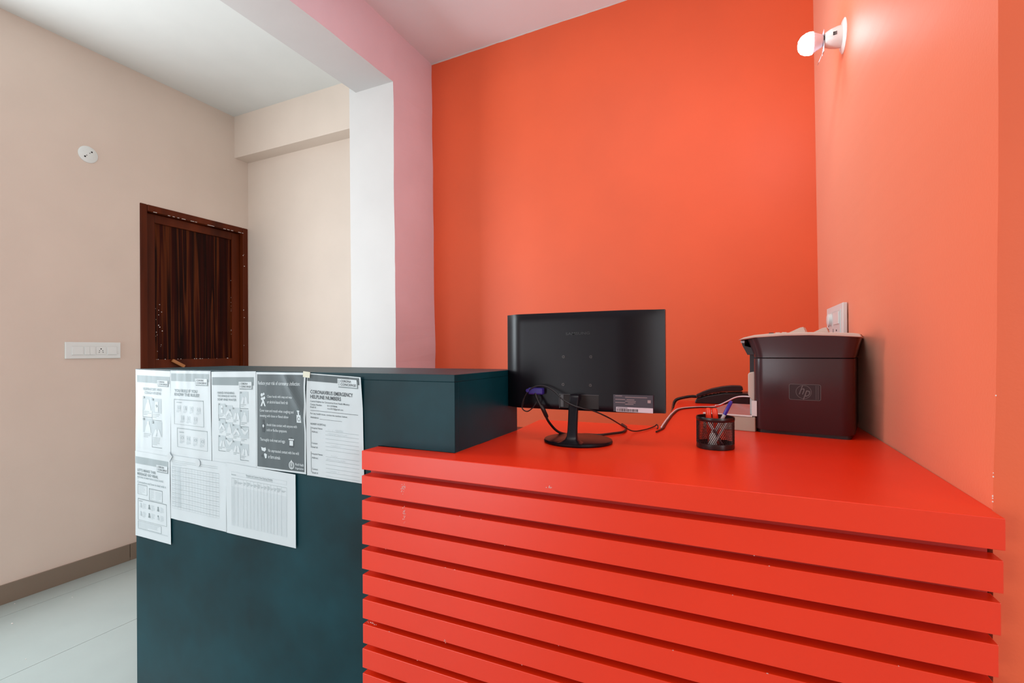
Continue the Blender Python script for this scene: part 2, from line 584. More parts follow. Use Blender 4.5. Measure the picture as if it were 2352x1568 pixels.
# scuffs and chips where the laminate has worn through
M['scuff'] = mat('pale_scuff', (0.72, 0.40, 0.38, 1), 0.6)
w = MB()
for cx, cz, n, sx, sz in ((-0.7265, 1.068, 34, 0.006, 0.013), (-0.7240, 1.008, 26, 0.004, 0.016), (-0.3480, 1.115, 10, 0.010, 0.003), (-0.6100, 0.729, 6, 0.002, 0.01), (-0.8250, 0.7210, 14, 0.018, 0.002)):
    for k in range(n):
        x, z = random.gauss(cx, sx * 0.5), random.gauss(cz, sz * 0.5)
        r = random.uniform(0.0003, 0.0011)
        w.box(x - r, x + r, YF - 0.0002, YF + 0.0004, z - r * random.uniform(0.4, 1.6), z + r)
for k in range(26):
    q = random.randint(0, 8)
    z = zt1 - pitch * q - (0 if random.random() < 0.6 else 0.0482)
    x = random.uniform(XF0 + 0.01, 0.34)
    r = random.uniform(0.0005, 0.0016)
    w.box(x - r, x + r, YF - 0.0002, YF + 0.0012, z - 0.0007, z + 0.0002)
child(w.build('scuff_marks', M['scuff']), desk)['kind'] = 'stuff'

# ------------------------------------------------------------------ black counter
ctr = empty('counter_cabinet', (-1.3, 1.19, 0), 'tall black counter with taped notices joined to the red desk', 'counter')
XB0, XB1, YB0, YB1, ZB = -1.967, -0.620, 1.007, 1.379, 1.342
fp = [(XB0, 0.0), (-0.845, 0.0), (-0.845, 1.100), (-0.857, 1.100), (-0.857, 1.1505), (XB1, 1.1505), (XB1, ZB - 0.0182), (XB0, ZB - 0.0182)]
child(MB().prism(fp, 'y', YB0, YB0 + 0.018).build('front_panel', M['black'], bevel=0.0008), ctr)
child(MB().box(XB0, XB1, YB0, YB1, ZB - 0.018, ZB).build('top_panel', M['black'], bevel=0.0012), ctr)
child(MB().box(XB1 - 0.018, XB1, YB0 + 0.0182, YB1, 1.1505, ZB - 0.0182).build('side_panel', M['black'], bevel=0.0008), ctr)
child(MB().box(XB0, XB0 + 0.018, YB0 + 0.0182, YB1, 0, ZB - 0.0182).build('side_panel', M['black'], bevel=0.0008), ctr)
child(MB().box(-0.90, -0.88, YB0 + 0.0182, YB1, 0, 1.10).build('inner_panel', M['black']), ctr)
child(MB().box(XB0 + 0.02, -0.9, YB1 - 0.02, YB1, 0, ZB - 0.0182).build('back_panel', M['black']), ctr)

# ------------------------------------------------------------------ notices taped to the counter
YP = YB0 - 0.0012


class Sheet:
    def __init__(self, corners, label, seed, lift=0.0, extra=None, amp=0.0009):
        self.c = corners  # tl, tr, br, bl as (x, z)
        self.seed, self.lift, self.extra, self.amp = seed, lift, extra, amp
        xs_ = [p[0] for p in corners]
        zs_ = [p[1] for p in corners]
        self.root = empty('notice', ((min(xs_) + max(xs_)) / 2, YB0, min(zs_)), label, 'notice', 'notices taped to the black counter')
        nx, ny = 22, 30
        w = MB()
        V = [[w.bm.verts.new(self.P(i / nx, j / ny, 0)) for i in range(nx + 1)] for j in range(ny + 1)]
        for j in range(ny):
            for i in range(nx):
                w._f([V[j][i], V[j + 1][i], V[j + 1][i + 1], V[j][i + 1]])
        child(w.build('sheet', M['paper'], smooth=True, fix=False), self.root)

    def P(self, u, v, layer):
        tl, tr, br, bl = self.c
        x = (tl[0] * (1 - u) + tr[0] * u) * (1 - v) + (bl[0] * (1 - u) + br[0] * u) * v
        z = (tl[1] * (1 - u) + tr[1] * u) * (1 - v) + (bl[1] * (1 - u) + br[1] * u) * v
        s = self.seed
        d = self.amp * (1 + noise.noise(Vector((u * 4 + s, v * 1.6, s)))) + 0.5 * self.amp * (1 + noise.noise(Vector((u * 11, v * 3, s + 4))))
        if self.extra:
            d += self.extra(u, v)
        return (x, YP - self.lift - d - layer * 0.00035, z)

    def start(self):
        return MB()

    def rect(self, w, u0, v0, u1, v1, layer=1, mi=0, nu=None, nv=None):
        w.mi = mi
        nu = nu or max(1, int(abs(u1 - u0) / 0.06))
        nv = nv or max(1, int(abs(v1 - v0) / 0.06))
        V = [[w.bm.verts.new(self.P(u0 + (u1 - u0) * i / nu, v0 + (v1 - v0) * j / nv, layer)) for i in range(nu + 1)] for j in range(nv + 1)]
        for j in range(nv):
            for i in range(nu):
                w._f([V[j][i], V[j + 1][i], V[j + 1][i + 1], V[j][i + 1]])

    def frame(self, w, u0, v0, u1, v1, tu=0.004, tv=0.003, layer=1, mi=0):
        self.rect(w, u0, v0, u1, v0 + tv, layer, mi)
        self.rect(w, u0, v1 - tv, u1, v1, layer, mi)
        self.rect(w, u0, v0, u0 + tu, v1, layer, mi)
        self.rect(w, u1 - tu, v0, u1, v1, layer, mi)

    def text(self, w, s, u0, v0, u1, v1, layer=2, mi=0, bold=0.0):
        V, F = text_geo(s, bold)
        w.mi = mi
        vs = [w.bm.verts.new(self.P(u0 + (u1 - u0) * x, v1 + (v0 - v1) * y, layer)) for x, y in V]
        for f in F:
            w._f([vs[i] for i in f])

    def poly(self, w, pts, layer=2, mi=0):
        w.mi = mi
        w._f([w.bm.verts.new(self.P(u, v, layer)) for u, v in pts])

    def oval(self, w, u, v, ru, rv, layer=2, mi=0, n=14):
        self.poly(w, [(u + ru * math.cos(2 * PI * i / n), v + rv * math.sin(2 * PI * i / n)) for i in range(n)], layer, mi)

    def ring(self, w, u, v, ru, rv, t=0.8, layer=2, mi=0, n=18, a0=0, a1=2 * PI):
        w.mi = mi
        for i in range(n):
            a, b = a0 + (a1 - a0) * i / n, a0 + (a1 - a0) * (i + 1) / n
            w._f([w.bm.verts.new(self.P(u + ru * q * math.cos(c), v + rv * q * math.sin(c), layer)) for c, q in ((a, 1), (b, 1), (b, t), (a, t))])

    def dashes(self, w, u0, v0, u1, n, dv, h=0.006, layer=2, mi=0):
        for i in range(n):
            self.rect(w, u0, v0 + i * dv, u0 + (u1 - u0) * random.uniform(0.7, 1.0) * (0.6 if i == n - 1 else 1), v0 + i * dv + h, layer, mi)

    def done(self, w, name, mats, label=None):
        o = child(w.build(name, mats, fix=False), self.root)
        if label:
            o['label'] = label
        if name in ('body_text', 'handwriting', 'rule_lines', 'pencil_entries', 'column_titles', 'text_boxes', 'printed_grid', 'heading'):
            o['kind'] = 'stuff'
        return o

    def header(self, band, logo, ink):
        w = self.start()
        self.rect(w, *band, 1, 0)
        self.done(w, 'header_band', M[ink])
        w = self.start()
        u0, v0, u1, v1 = logo
        du, dv = u1 - u0, v1 - v0
        self.rect(w, u0 + 0.015, v0 + 0.012, u1 + 0.015, v1 + 0.010, 2, 1)
        self.rect(w, u0, v0, u1, v1, 3, 0)
        self.text(w, 'CORONA', u0 + du * 0.16, v0 + dv * 0.13, u0 + du * 0.70, v0 + dv * 0.44, 4, 2, 0.03)
        self.text(w, 'CONCIERGE', u0 + du * 0.16, v0 + dv * 0.56, u0 + du * 0.95, v0 + dv * 0.87, 4, 2, 0.03)
        for i, c in enumerate('OYO'):
            self.text(w, c, u0 + du * 0.035, v0 + dv * (0.14 + i * 0.26), u0 + du * 0.115, v0 + dv * (0.36 + i * 0.26), 4, 1)
        self.done(w, 'logo_box', [M['paper'], M['ink2'], M['ink0' if ink in ('ink1',) else 'ink1']])

    def picture(self, u0, v0, u1, v1, num, kind=0, split=0.68, border=True):
        w = self.start()
        du, dv = u1 - u0, v1 - v0
        if border:
            self.rect(w, u0 - 0.008, v0, u0, v1 + 0.006, 1, 2)
            self.rect(w, u0, v1, u1, v1 + 0.007, 1, 2)
        self.rect(w, u0, v0, u1, v0 + dv * split, 1, 0)
        if kind == 0:    # a person
            self.oval(w, u0 + du * 0.55, v0 + dv * 0.20, du * 0.11, dv * 0.07, 2, 1)
            self.poly(w, [(u0 + du * x, v0 + dv * y) for x, y in ((0.47, 0.25), (0.63, 0.25), (0.78, 0.40), (0.84, split), (0.2, split), (0.3, 0.42))], 2, 1)
        elif kind == 1:  # a bottle
            self.rect(w, u0 + du * 0.32, v0 + dv * 0.14, u0 + du * 0.66, v0 + dv * 0.62, 2, 1)
            self.oval(w, u0 + du * 0.49, v0 + dv * 0.34, du * 0.09, dv * 0.06, 3, 2)
            self.oval(w, u0 + du * 0.49, v0 + dv * 0.35, du * 0.05, dv * 0.035, 4, 1)
        elif kind == 2:  # two hands
            self.poly(w, [(u0 + du * x, v0 + dv * y) for x, y in ((0.08, split), (0.32, 0.34), (0.46, 0.30), (0.52, 0.42), (0.40, split))], 2, 1)
            self.poly(w, [(u0 + du * x, v0 + dv * y) for x, y in ((0.58, split), (0.54, 0.40), (0.66, 0.28), (0.78, 0.36), (0.94, split))], 2, 1)
        elif kind == 3:  # hands meeting
            self.poly(w, [(u0 + du * x, v0 + dv * y) for x, y in ((0.05, 0.58), (0.42, 0.26), (0.6, 0.28), (0.95, 0.60), (0.86, split), (0.5, 0.46), (0.14, split))], 2, 1)
            self.ring(w, u0 + du * 0.62, v0 + dv * 0.3, du * 0.1, dv * 0.06, 0.6, 3, 2, 10)
        elif kind == 4:  # an arm
            self.poly(w, [(u0 + du * x, v0 + dv * y) for x, y in ((0.1, 0.1), (0.3, 0.12), (0.62, 0.3), (0.95, 0.12), (0.98, 0.24), (0.6, 0.52), (0.35, 0.4))], 2, 1)
        self.rect(w, u0, v0, u0 + du * 0.17, v0 + dv * 0.10, 3, 2)
        self.text(w, str(num), u0 + du * 0.05, v0 + dv * 0.02, u0 + du * 0.12, v0 + dv * 0.08, 4, 1)
        nl = 2 if split > 0.7 else 3
        if split < 0.6:
            nl = 6
        self.dashes(w, u0 + du * 0.08, v0 + dv * (split + 0.05), u0 + du * 0.9, nl, dv * (0.95 - split - 0.05) / nl, 0.006, 1, 3)
        self.done(w, 'picture_panel', [M['ink4'], M['paper'], M['ink2'], M['ink3']])


def ell(u0, v0, u1, v1, k):
    return (u0 + (u1 - u0) * k, v0 + (v1 - v0) * k)


# 1 respiratory hygiene
s = Sheet([(-1.9605, 1.340), (-1.7560, 1.3366), (-1.7544, 1.0430), (-1.9632, 1.0440)], 'white notice on respiratory and cough hygiene, top left corner of black counter', 1)
s.header((0.045, 0.068, 0.985, 0.152), (0.64, 0.115, 0.935, 0.178), 'ink3')  # paler inks on the left notices put their fading sheen into the print
w = s.start()
s.text(w, 'RESPIRATORY AND', 0.225, 0.212, 0.765, 0.244, 2, 0, 0.025)
s.text(w, 'COUGH HYGIENE', 0.27, 0.256, 0.745, 0.288, 2, 0, 0.025)
s.done(w, 'heading', M['ink3'])
s.picture(0.225, 0.318, 0.49, 0.562, 1, 0)
s.picture(0.49, 0.335, 0.752, 0.59, 2, 1)
s.picture(0.225, 0.578, 0.49, 0.832, 3, 0, border=False)
s.picture(0.49, 0.603, 0.76, 0.912, 4, 2, split=0.58)
w = s.start()
s.rect(w, 0.06, 0.945, 0.94, 0.947)
s.done(w, 'rule_line', M['ink5'])
# 2 rules
s = Sheet([(-1.7540, 1.3385), (-1.5400, 1.3395), (-1.5372, 1.0340), (-1.7520, 1.0400)], 'white notice headed you rule if you know the rules, second in top row', 2, amp=0.0013)
s.header((0.02, 0.032, 0.965, 0.118), (0.63, 0.085, 0.925, 0.150), 'ink3')
w = s.start()
s.text(w, 'YOU RULE IF YOU', 0.105, 0.208, 0.68, 0.242, 2, 0, 0.04)
s.text(w, 'KNOW THE RULES!', 0.105, 0.250, 0.725, 0.285, 2, 0, 0.04)
s.done(w, 'heading', M['ink2'])
w = s.start()
s.frame(w, 0.09, 0.322, 0.825, 0.607, 0.010, 0.004, 1, 0)
s.rect(w, 0.10, 0.322, 0.81, 0.330, 2, 1)
s.text(w, 'ALWAYS', 0.155, 0.350, 0.285, 0.364, 2, 1, 0.02)
for (u, v), nm in zip(((0.216, 0.415), (0.376, 0.418), (0.536, 0.42), (0.71, 0.425), (0.31, 0.527), (0.456, 0.53), (0.635, 0.532)), range(7)):
    s.frame(w, u - 0.04, v - 0.026, u + 0.04, v + 0.026, 0.006, 0.003, 1, 2)
    if nm % 3 == 0:
        s.ring(w, u, v, 0.025, 0.016, 0.7, 2, 2)
    elif nm % 3 == 1:
        s.poly(w, [(u - 0.02, v + 0.02), (u - 0.01, v - 0.02), (u + 0.01, v - 0.02), (u + 0.02, v + 0.02)], 2, 2)
    else:
        s.text(w, 'S', u - 0.012, v - 0.016, u + 0.014, v + 0.016, 2, 1)
    s.dashes(w, u - 0.06, v + 0.034, u + 0.065, 2, 0.012, 0.006, 1, 2)
s.done(w, 'always_box', [M['ink3'], M['ink3'], M['ink4']])
w = s.start()
s.frame(w, 0.165, 0.645, 0.905, 0.862, 0.010, 0.004, 1, 0)
s.rect(w, 0.165, 0.645, 0.90, 0.652, 2, 1)
s.text(w, 'NEVER', 0.22, 0.684, 0.33, 0.698, 2, 1, 0.02)
for u, v in ((0.285, 0.752), (0.445, 0.755), (0.62, 0.758), (0.785, 0.762)):
    s.frame(w, u - 0.045, v - 0.03, u + 0.045, v + 0.03, 0.006, 0.003, 1, 2)
    s.ring(w, u, v, 0.028, 0.018, 0.6, 2, 2)
    s.dashes(w, u - 0.06, v + 0.038, u + 0.06, 3, 0.010, 0.005, 1, 2)
s.done(w, 'never_box', [M['ink3'], M['ink3'], M['ink4']])
# 3 hand washing
s = Sheet([(-1.5360, 1.3375), (-1.3255, 1.3415), (-1.3249, 1.0440), (-1.5349, 1.0430)], 'white hand-washing notice with many small pictures, left of the dark grey notice', 3, lift=0.001)
s.header((0.02, 0.060, 0.955, 0.146), (0.635, 0.108, 0.915, 0.178), 'ink2')
w = s.start()
s.text(w, 'HAND-WASHING', 0.146, 0.216, 0.53, 0.241, 2, 0, 0.03)
s.text(w, 'TECHNIQUE WITH', 0.146, 0.252, 0.565, 0.277, 2, 0, 0.03)
s.text(w, 'SOAP AND WATER', 0.146, 0.288, 0.575, 0.313, 2, 0, 0.03)
s.done(w, 'heading', M['ink2'])
cols = ((0.167, 0.325), (0.325, 0.49), (0.49, 0.66), (0.66, 0.835))
grid = [(3, 0.212, 0.385, 0, 2), (0, 0.345, 0.505, 1, 1), (1, 0.36, 0.532, 2, 3), (2, 0.382, 0.553, 3, 2), (3, 0.404, 0.575, 4, 0), (0, 0.515, 0.68, 5, 3), (1, 0.54, 0.703, 6, 0), (2, 0.56, 0.723, 7, 3), (3, 0.58, 0.745, 8, 4), (0, 0.69, 0.853, 9, 2), (1, 0.71, 0.873, 10, 4), (2, 0.733, 0.895, 11, 2), (3, 0.757, 0.925, 12, 2)]
for c, v0, v1, num, kd in grid:
    s.picture(cols[c][0], v0, cols[c][1], v1, num, kd, split=0.72, border=num in (0, 1, 4, 9, 12))
w = s.start()
s.rect(w, 0.03, 0.945, 0.96, 0.947)
s.done(w, 'rule_line', M['ink5'])


# 4 dark notice with a curling corner
def curl(u, v):
    d = (u - (0.60 + (v - 0.02) * 0.84)) * 0.77
    g = 0.0065 * math.exp(-(d / 0.06) ** 2) * (1 - 0.5 * v)
    if d > 0:
        g += 0.003 * math.exp(-((d - 0.22) / 0.1) ** 2)
    return g * max(0.0, 1 - max(0, v - 0.35) * 3) * min(1.0, 0.25 + v * 6)


s = Sheet([(-1.3227, 1.3392), (-1.1142, 1.3405), (-1.1150, 1.0490), (-1.3230, 1.0475)], 'dark grey health notice with a curling corner and white lettering, fourth in top row', 4, lift=0.002, extra=curl)
w = s.start()
s.rect(w, 0.022, 0.022, 0.968, 0.982, 1, 0, 24, 32)
s.done(w, 'dark_ground', M['ink1'])
w = s.start()
s.text(w, 'Reduce your risk of coronavirus infection:', 0.045, 0.092, 0.90, 0.142, 2, 0, 0.02)
s.done(w, 'heading', M['paper'])
w = s.start()
for t, u0, v0, u1, v1 in (('Clean hands with soap and water', 0.235, 0.235, 0.765, 0.268), ('or alcohol-based hand rub', 0.235, 0.288, 0.655, 0.320), ('Cover nose and mouth when coughing and', 0.08, 0.380, 0.765, 0.418), ('sneezing with tissue or flexed elbow', 0.08, 0.435, 0.665, 0.470), ('Avoid close contact with anyone with', 0.222, 0.525, 0.83, 0.562), ('cold or flu-like symptoms', 0.222, 0.578, 0.63, 0.615), ('Thoroughly cook meat and eggs', 0.085, 0.680, 0.595, 0.720), ('No unprotected contact with live wild', 0.25, 0.788, 0.865, 0.828), ('or farm animals', 0.25, 0.848, 0.50, 0.885)):
    s.text(w, t, u0, v0, u1, v1, 2, 0, 0.018)
s.done(w, 'body_text', M['paper'])
w = s.start()
for u, v, a, b in ((0.125, 0.235, 0.024, 0.018), (0.165, 0.225, 0.018, 0.014), (0.135, 0.275, 0.03, 0.016), (0.175, 0.265, 0.02, 0.016)):
    s.oval(w, u, v, a, b, 2, 0)
s.poly(w, [(0.10, 0.35), (0.14, 0.285), (0.165, 0.285), (0.205, 0.35), (0.18, 0.352), (0.152, 0.315), (0.13, 0.352)], 2, 0)
s.done(w, 'icon', [M['paper'], M['ink0']])
w = s.start()
s.rect(w, 0.825, 0.42, 0.915, 0.497, 2, 0)
s.rect(w, 0.855, 0.385, 0.885, 0.42, 2, 0)
s.rect(w, 0.84, 0.375, 0.90, 0.387, 2, 0)
s.ring(w, 0.87, 0.46, 0.03, 0.022, 0.75, 3, 1)
s.done(w, 'icon', [M['paper'], M['ink0']])
w = s.start()
s.oval(w, 0.155, 0.505, 0.02, 0.018, 2, 1)
s.poly(w, [(0.135, 0.525), (0.175, 0.525), (0.19, 0.56), (0.18, 0.62), (0.135, 0.62), (0.125, 0.56)], 2, 1)
s.poly(w, [(0.135, 0.555), (0.155, 0.535), (0.175, 0.555), (0.155, 0.575)], 3, 0)
s.done(w, 'icon', [M['paper'], M['ink0']])
w = s.start()
s.rect(w, 0.675, 0.672, 0.765, 0.75, 2, 1)
s.rect(w, 0.685, 0.682, 0.755, 0.732, 3, 0)
s.rect(w, 0.668, 0.664, 0.772, 0.676, 3, 0)
s.rect(w, 0.705, 0.650, 0.735, 0.664, 2, 1)
s.done(w, 'icon', [M['paper'], M['ink0']])
w = s.start()
s.poly(w, [(0.105, 0.775), (0.16, 0.782), (0.20, 0.775), (0.21, 0.80), (0.18, 0.82), (0.15, 0.815), (0.12, 0.81)], 2, 0)
s.poly(w, [(0.165, 0.85), (0.18, 0.835), (0.20, 0.84), (0.225, 0.845), (0.215, 0.885), (0.19, 0.89)], 2, 0)
s.poly(w, [(0.10, 0.858), (0.145, 0.85), (0.14, 0.878), (0.115, 0.878)], 2, 1)
s.done(w, 'icon', [M['paper'], M['ink0']])
w = s.start()
s.ring(w, 0.72, 0.928, 0.052, 0.040, 0.78, 2, 0, 20)
s.ring(w, 0.72, 0.928, 0.034, 0.026, 0.82, 2, 0, 18)
s.rect(w, 0.716, 0.888, 0.724, 0.968, 3, 0)
s.ring(w, 0.72, 0.925, 0.016, 0.012, 0.6, 3, 0, 12)
s.poly(w, [(0.705, 0.89), (0.72, 0.872), (0.735, 0.89)], 3, 0)
s.text(w, 'World Health', 0.787, 0.900, 0.955, 0.927, 2, 0, 0.02)
s.text(w, 'Organization', 0.787, 0.940, 0.955, 0.968, 2, 0, 0.02)
s.done(w, 'emblem', M['paper'])


# 5 emergency numbers
def lift5(u, v):
    return 0.006 * math.exp(-u / 0.07) * min(1, v * 3) * (1 - 0.6 * v) + 0.004 * max(0, u - 0.8) * max(0, 0.3 - v) * 20


s = Sheet([(-1.1111, 1.3395), (-0.9086, 1.3311), (-0.9016, 1.0446), (-1.1098, 1.0476)], 'white notice of coronavirus emergency helpline numbers, rightmost of the top row', 5, lift=0.001, extra=lift5)
s.header((0.012, 0.010, 0.97, 0.076), (0.575, 0.030, 0.925, 0.104), 'ink1')
w = s.start()
s.text(w, 'CORONAVIRUS EMERGENCY', 0.07, 0.160, 0.84, 0.197, 2, 0, 0.03)
s.text(w, 'HELPLINE NUMBERS', 0.07, 0.207, 0.63, 0.244, 2, 0, 0.03)
s.done(w, 'heading', M['ink0'])
w = s.start()
for t, u0, u1, v0, h in (('Central helpline for Coronavirus from Health Ministry:', 0.07, 0.78, 0.262, 0.022), ('Contact Number:', 0.07, 0.285, 0.293, 0.018), ('011-23978046', 0.38, 0.56, 0.293, 0.016), ('Email id:', 0.07, 0.175, 0.319, 0.017), ('ncov2019@gmail.com', 0.38, 0.665, 0.319, 0.020), ('For any health issues, contact the numbers below:', 0.07, 0.735, 0.382, 0.021), ('Ambulance:', 0.07, 0.22, 0.418, 0.018), ('NEARBY HOSPITALS', 0.07, 0.345, 0.482, 0.018), ('Hospital Name:', 0.09, 0.285, 0.523, 0.020), ('Address:', 0.09, 0.20, 0.558, 0.017), ('Contact:', 0.09, 0.195, 0.670, 0.017), ('Email id:', 0.09, 0.198, 0.708, 0.017), ('Hospital Name:', 0.09, 0.285, 0.775, 0.020), ('Address:', 0.09, 0.20, 0.812, 0.017), ('Contact:', 0.09, 0.195, 0.922, 0.017), ('Email id:', 0.09, 0.198, 0.958, 0.017)):
    s.text(w, t, u0, v0, u1, v0 + h, 2, 0, 0.012)
s.done(w, 'body_text', M['ink1'])
w = s.start()
s.rect(w, 0.07, 0.359, 0.92, 0.363, 1, 0)
s.rect(w, 0.235, 0.437, 0.64, 0.440, 1, 0)
s.rect(w, 0.072, 0.52, 0.078, 0.725, 1, 0)
s.rect(w, 0.072, 0.762, 0.078, 0.965, 1, 0)
for v in (0.546, 0.583, 0.620, 0.657, 0.694, 0.730, 0.793, 0.830, 0.868, 0.905, 0.943, 0.978):
    s.rect(w, 0.335, v, 0.925, v + 0.0025, 1, 1)
s.done(w, 'rule_lines', [M['ink1'], M['ink3']])
w = s.start()
for u0, u1, v0, h in ((0.38, 0.66, 0.523, 0.020), (0.37, 0.72, 0.560, 0.020), (0.42, 0.62, 0.674, 0.014), (0.42, 0.54, 0.772, 0.018), (0.34, 0.68, 0.808, 0.020), (0.40, 0.57, 0.923, 0.014)):
    n_ = int((u1 - u0) / 0.012)      # illegible pencil strokes
    pv = None
    for q in range(n_ + 1):
        p_ = (u0 + (u1 - u0) * q / n_, v0 + h * (0.15 + 0.7 * (q % 2)) + random.uniform(-0.25, 0.25) * h)
        if pv and random.random() > 0.14:
            s.poly(w, [(pv[0], pv[1] - 0.0012), (p_[0], p_[1] - 0.0012), (p_[0] + 0.003, p_[1] + 0.0012), (pv[0] + 0.003, pv[1] + 0.0012)], 1, 0)
        pv = p_
s.done(w, 'handwriting', M['ink4'], 'faint pencil handwriting')
# 6 message go viral
s = Sheet([(-1.9634, 1.0470), (-1.7585, 1.0430), (-1.7547, 0.7420), (-1.9633, 0.7424)], "white notice headed let's make this message go viral, lowest at far left", 6, lift=0.0015)
s.header((0.012, 0.062, 0.955, 0.145), (0.63, 0.118, 0.935, 0.190), 'ink3')
w = s.start()
s.text(w, "LET'S MAKE THIS", 0.07, 0.200, 0.60, 0.232, 2, 0, 0.035)
s.text(w, 'MESSAGE GO VIRAL', 0.07, 0.244, 0.67, 0.277, 2, 0, 0.035)
s.text(w, 'BEFORE SOMETHING ELSE DOES', 0.07, 0.290, 0.81, 0.311, 2, 1, 0.02)
s.rect(w, 0.07, 0.325, 0.105, 0.328, 2, 1)
s.text(w, 'Coronavirus and how to deal with it', 0.07, 0.344, 0.89, 0.372, 2, 1, 0.012)
s.done(w, 'heading', [M['ink2'], M['ink3']])
w = s.start()
s.frame(w, 0.075, 0.385, 0.355, 0.502, 0.008, 0.003, 1, 0)
s.rect(w, 0.075, 0.385, 0.345, 0.391, 2, 0)
s.dashes(w, 0.095, 0.40, 0.32, 7, 0.0135, 0.005, 1, 1)
s.frame(w, 0.41, 0.410, 0.785, 0.545, 0.010, 0.003, 1, 0)
s.rect(w, 0.41, 0.410, 0.775, 0.417, 2, 0)
s.dashes(w, 0.44, 0.428, 0.55, 6, 0.019, 0.006, 1, 1)
s.dashes(w, 0.59, 0.438, 0.76, 6, 0.017, 0.006, 1, 1)
s.frame(w, 0.08, 0.553, 0.895, 0.808, 0.008, 0.003, 1, 0)
s.rect(w, 0.08, 0.553, 0.89, 0.560, 2, 0)
s.dashes(w, 0.11, 0.577, 0.32, 1, 0.01, 0.007, 1, 0)
for i in range(6):
    u, v = 0.13 + 0.25 * (i % 3), 0.625 + 0.098 * (i // 3)
    s.oval(w, u + 0.03, v - 0.012, 0.018, 0.012, 2, 2 if i in (1, 2, 4, 5) else 1)
    s.poly(w, [(u, v + 0.03), (u + 0.012, v), (u + 0.05, v), (u + 0.06, v + 0.03)], 2, 2 if i in (1, 2, 4) else 1)
    s.dashes(w, u + 0.085, v - 0.022, u + 0.19, 6, 0.0115, 0.005, 1, 1)
s.frame(w, 0.08, 0.820, 0.745, 0.905, 0.008, 0.003, 1, 0)
s.dashes(w, 0.10, 0.834, 0.72, 5, 0.013, 0.005, 1, 1)
s.rect(w, 0.075, 0.908, 0.92, 0.917, 1, 1)
s.done(w, 'text_boxes', [M['ink2'], M['ink4'], M['ink2']])
# 7 filled-in checklist
s = Sheet([(-1.7545, 1.0500), (-1.4640, 1.0490), (-1.4639, 0.8300), (-1.7514, 0.8336)], 'filled-in checklist sheet, left of the two taped under the top row', 7, lift=0.0022, amp=0.0012)
w = s.start()
s.rect(w, 0.03, 0.075, 0.86, 0.079)
s.rect(w, 0.03, 0.10, 0.86, 0.104)
for i in range(20):
    v = 0.17 + i * 0.0345
    s.rect(w, 0.03, v, 0.88, v + (0.005 if i % 2 == 0 else 0.003), 1, 0 if i % 2 == 0 else 1)
for i in range(17):
    u = 0.03 + i * 0.85 / 16
    s.rect(w, u, 0.17, u + 0.0022, 0.828, 1, 1)
s.done(w, 'printed_grid', [M['ink3'], M['ink4']])
w = s.start()
for i in range(18):
    v = 0.178 + i * 0.0345
    s.dashes(w, 0.09, v + 0.004, 0.125, 2, 0.012, 0.005, 2, 0)
    s.dashes(w, 0.145, v + 0.004, 0.235, 2, 0.012, 0.005, 2, 0)
    if i % 2 == 0:
        s.ring(w, 0.055, v + 0.012, 0.016, 0.012, 0.7, 2, 0, 8, 0, 4)
s.dashes(w, 0.05, 0.122, 0.40, 2, 0.018, 0.006, 2, 0)
s.done(w, 'pencil_entries', M['ink4'], 'faint handwritten entries')
# 8 cleaning checklist
s = Sheet([(-1.4630, 1.0510), (-1.1568, 1.0440), (-1.1565, 0.8300), (-1.4618, 0.8290)], 'reception and common area cleaning checklist sheet, right one under the top row', 8, lift=0.003)
w = s.start()
s.text(w, 'Reception and Common Area Cleaning Checklist', 0.31, 0.118, 0.69, 0.150, 2, 0, 0.015)
s.rect(w, 0.31, 0.153, 0.69, 0.157)
s.done(w, 'heading', M['ink2'])
w = s.start()
s.frame(w, 0.085, 0.112, 0.882, 0.165, 0.002, 0.003, 1, 1)
vl = [0.085, 0.108, 0.128, 0.18, 0.265, 0.315, 0.37, 0.42, 0.475, 0.525, 0.565, 0.615, 0.66, 0.705, 0.75, 0.81, 0.882]
for u in vl:
    s.rect(w, u, 0.20, u + 0.0018, 0.87, 1, 0)
s.rect(w, 0.085, 0.20, 0.882, 0.204, 1, 0)
for i in range(34):
    v = 0.325 + i * 0.0165
    s.rect(w, 0.085, v, 0.882, v + 0.0028, 1, 1)
s.done(w, 'printed_grid', [M['ink3'], M['ink4']])
w = s.start()
for i in range(2, 16):
    s.dashes(w, vl[i] + 0.006, 0.25 - 0.01 * (i % 3), vl[i + 1] - 0.004, 2 + i % 3, 0.015, 0.006, 2, 0)
s.dashes(w, 0.085, 0.15, 0.22, 1, 0.02, 0.008, 2, 0)
s.done(w, 'column_titles', M['ink3'])
# tape
w = MB().box(-0.0135, 0.0135, -0.0006, 0.0, -0.0085, 0.0085)
t1 = w.build('tape_piece', M['tape'], bevel=0.0003)
t1.location = (-1.1105, YB0 - 0.0055, 1.3352)
t1.rotation_euler = (0, R(5), 0)
tag(t1, 'small cream tape strip between the dark notice and the helpline notice', 'tape')
w = MB().lathe([(0.0, -0.0004), (0.0125, -0.0004), (0.0125, 0.0), (0.0, 0.0)], (0, 0, 0), 'y', 20, False)
t2 = w.build('tape_piece', M['tapec'])
t2.location = (-1.6015, YB0 - 0.0075, 1.037)
tag(t2, 'round clear tape patch above the filled-in checklist sheet', 'tape')
t3 = MB().box(-0.012, 0.012, -0.0004, 0, -0.012, 0.012).build('tape_piece', M['tapec'], bevel=0.0002)
t3.location = (-1.7555, YB0 - 0.0072, 1.044)
t3.rotation_euler = (0, R(40), 0)
tag(t3, 'clear tape patch where the viral-message notice meets the rules notice', 'tape')

# ------------------------------------------------------------------ switch plate and round cover on the left wall
sp = empty('switch_plate', (XL, 1.665, 1.366), 'long white switch and socket plate on the cream left wall', 'switch plate')


def swy(px):
    return 1.520 + (px - 370) / 1660 * 0.291


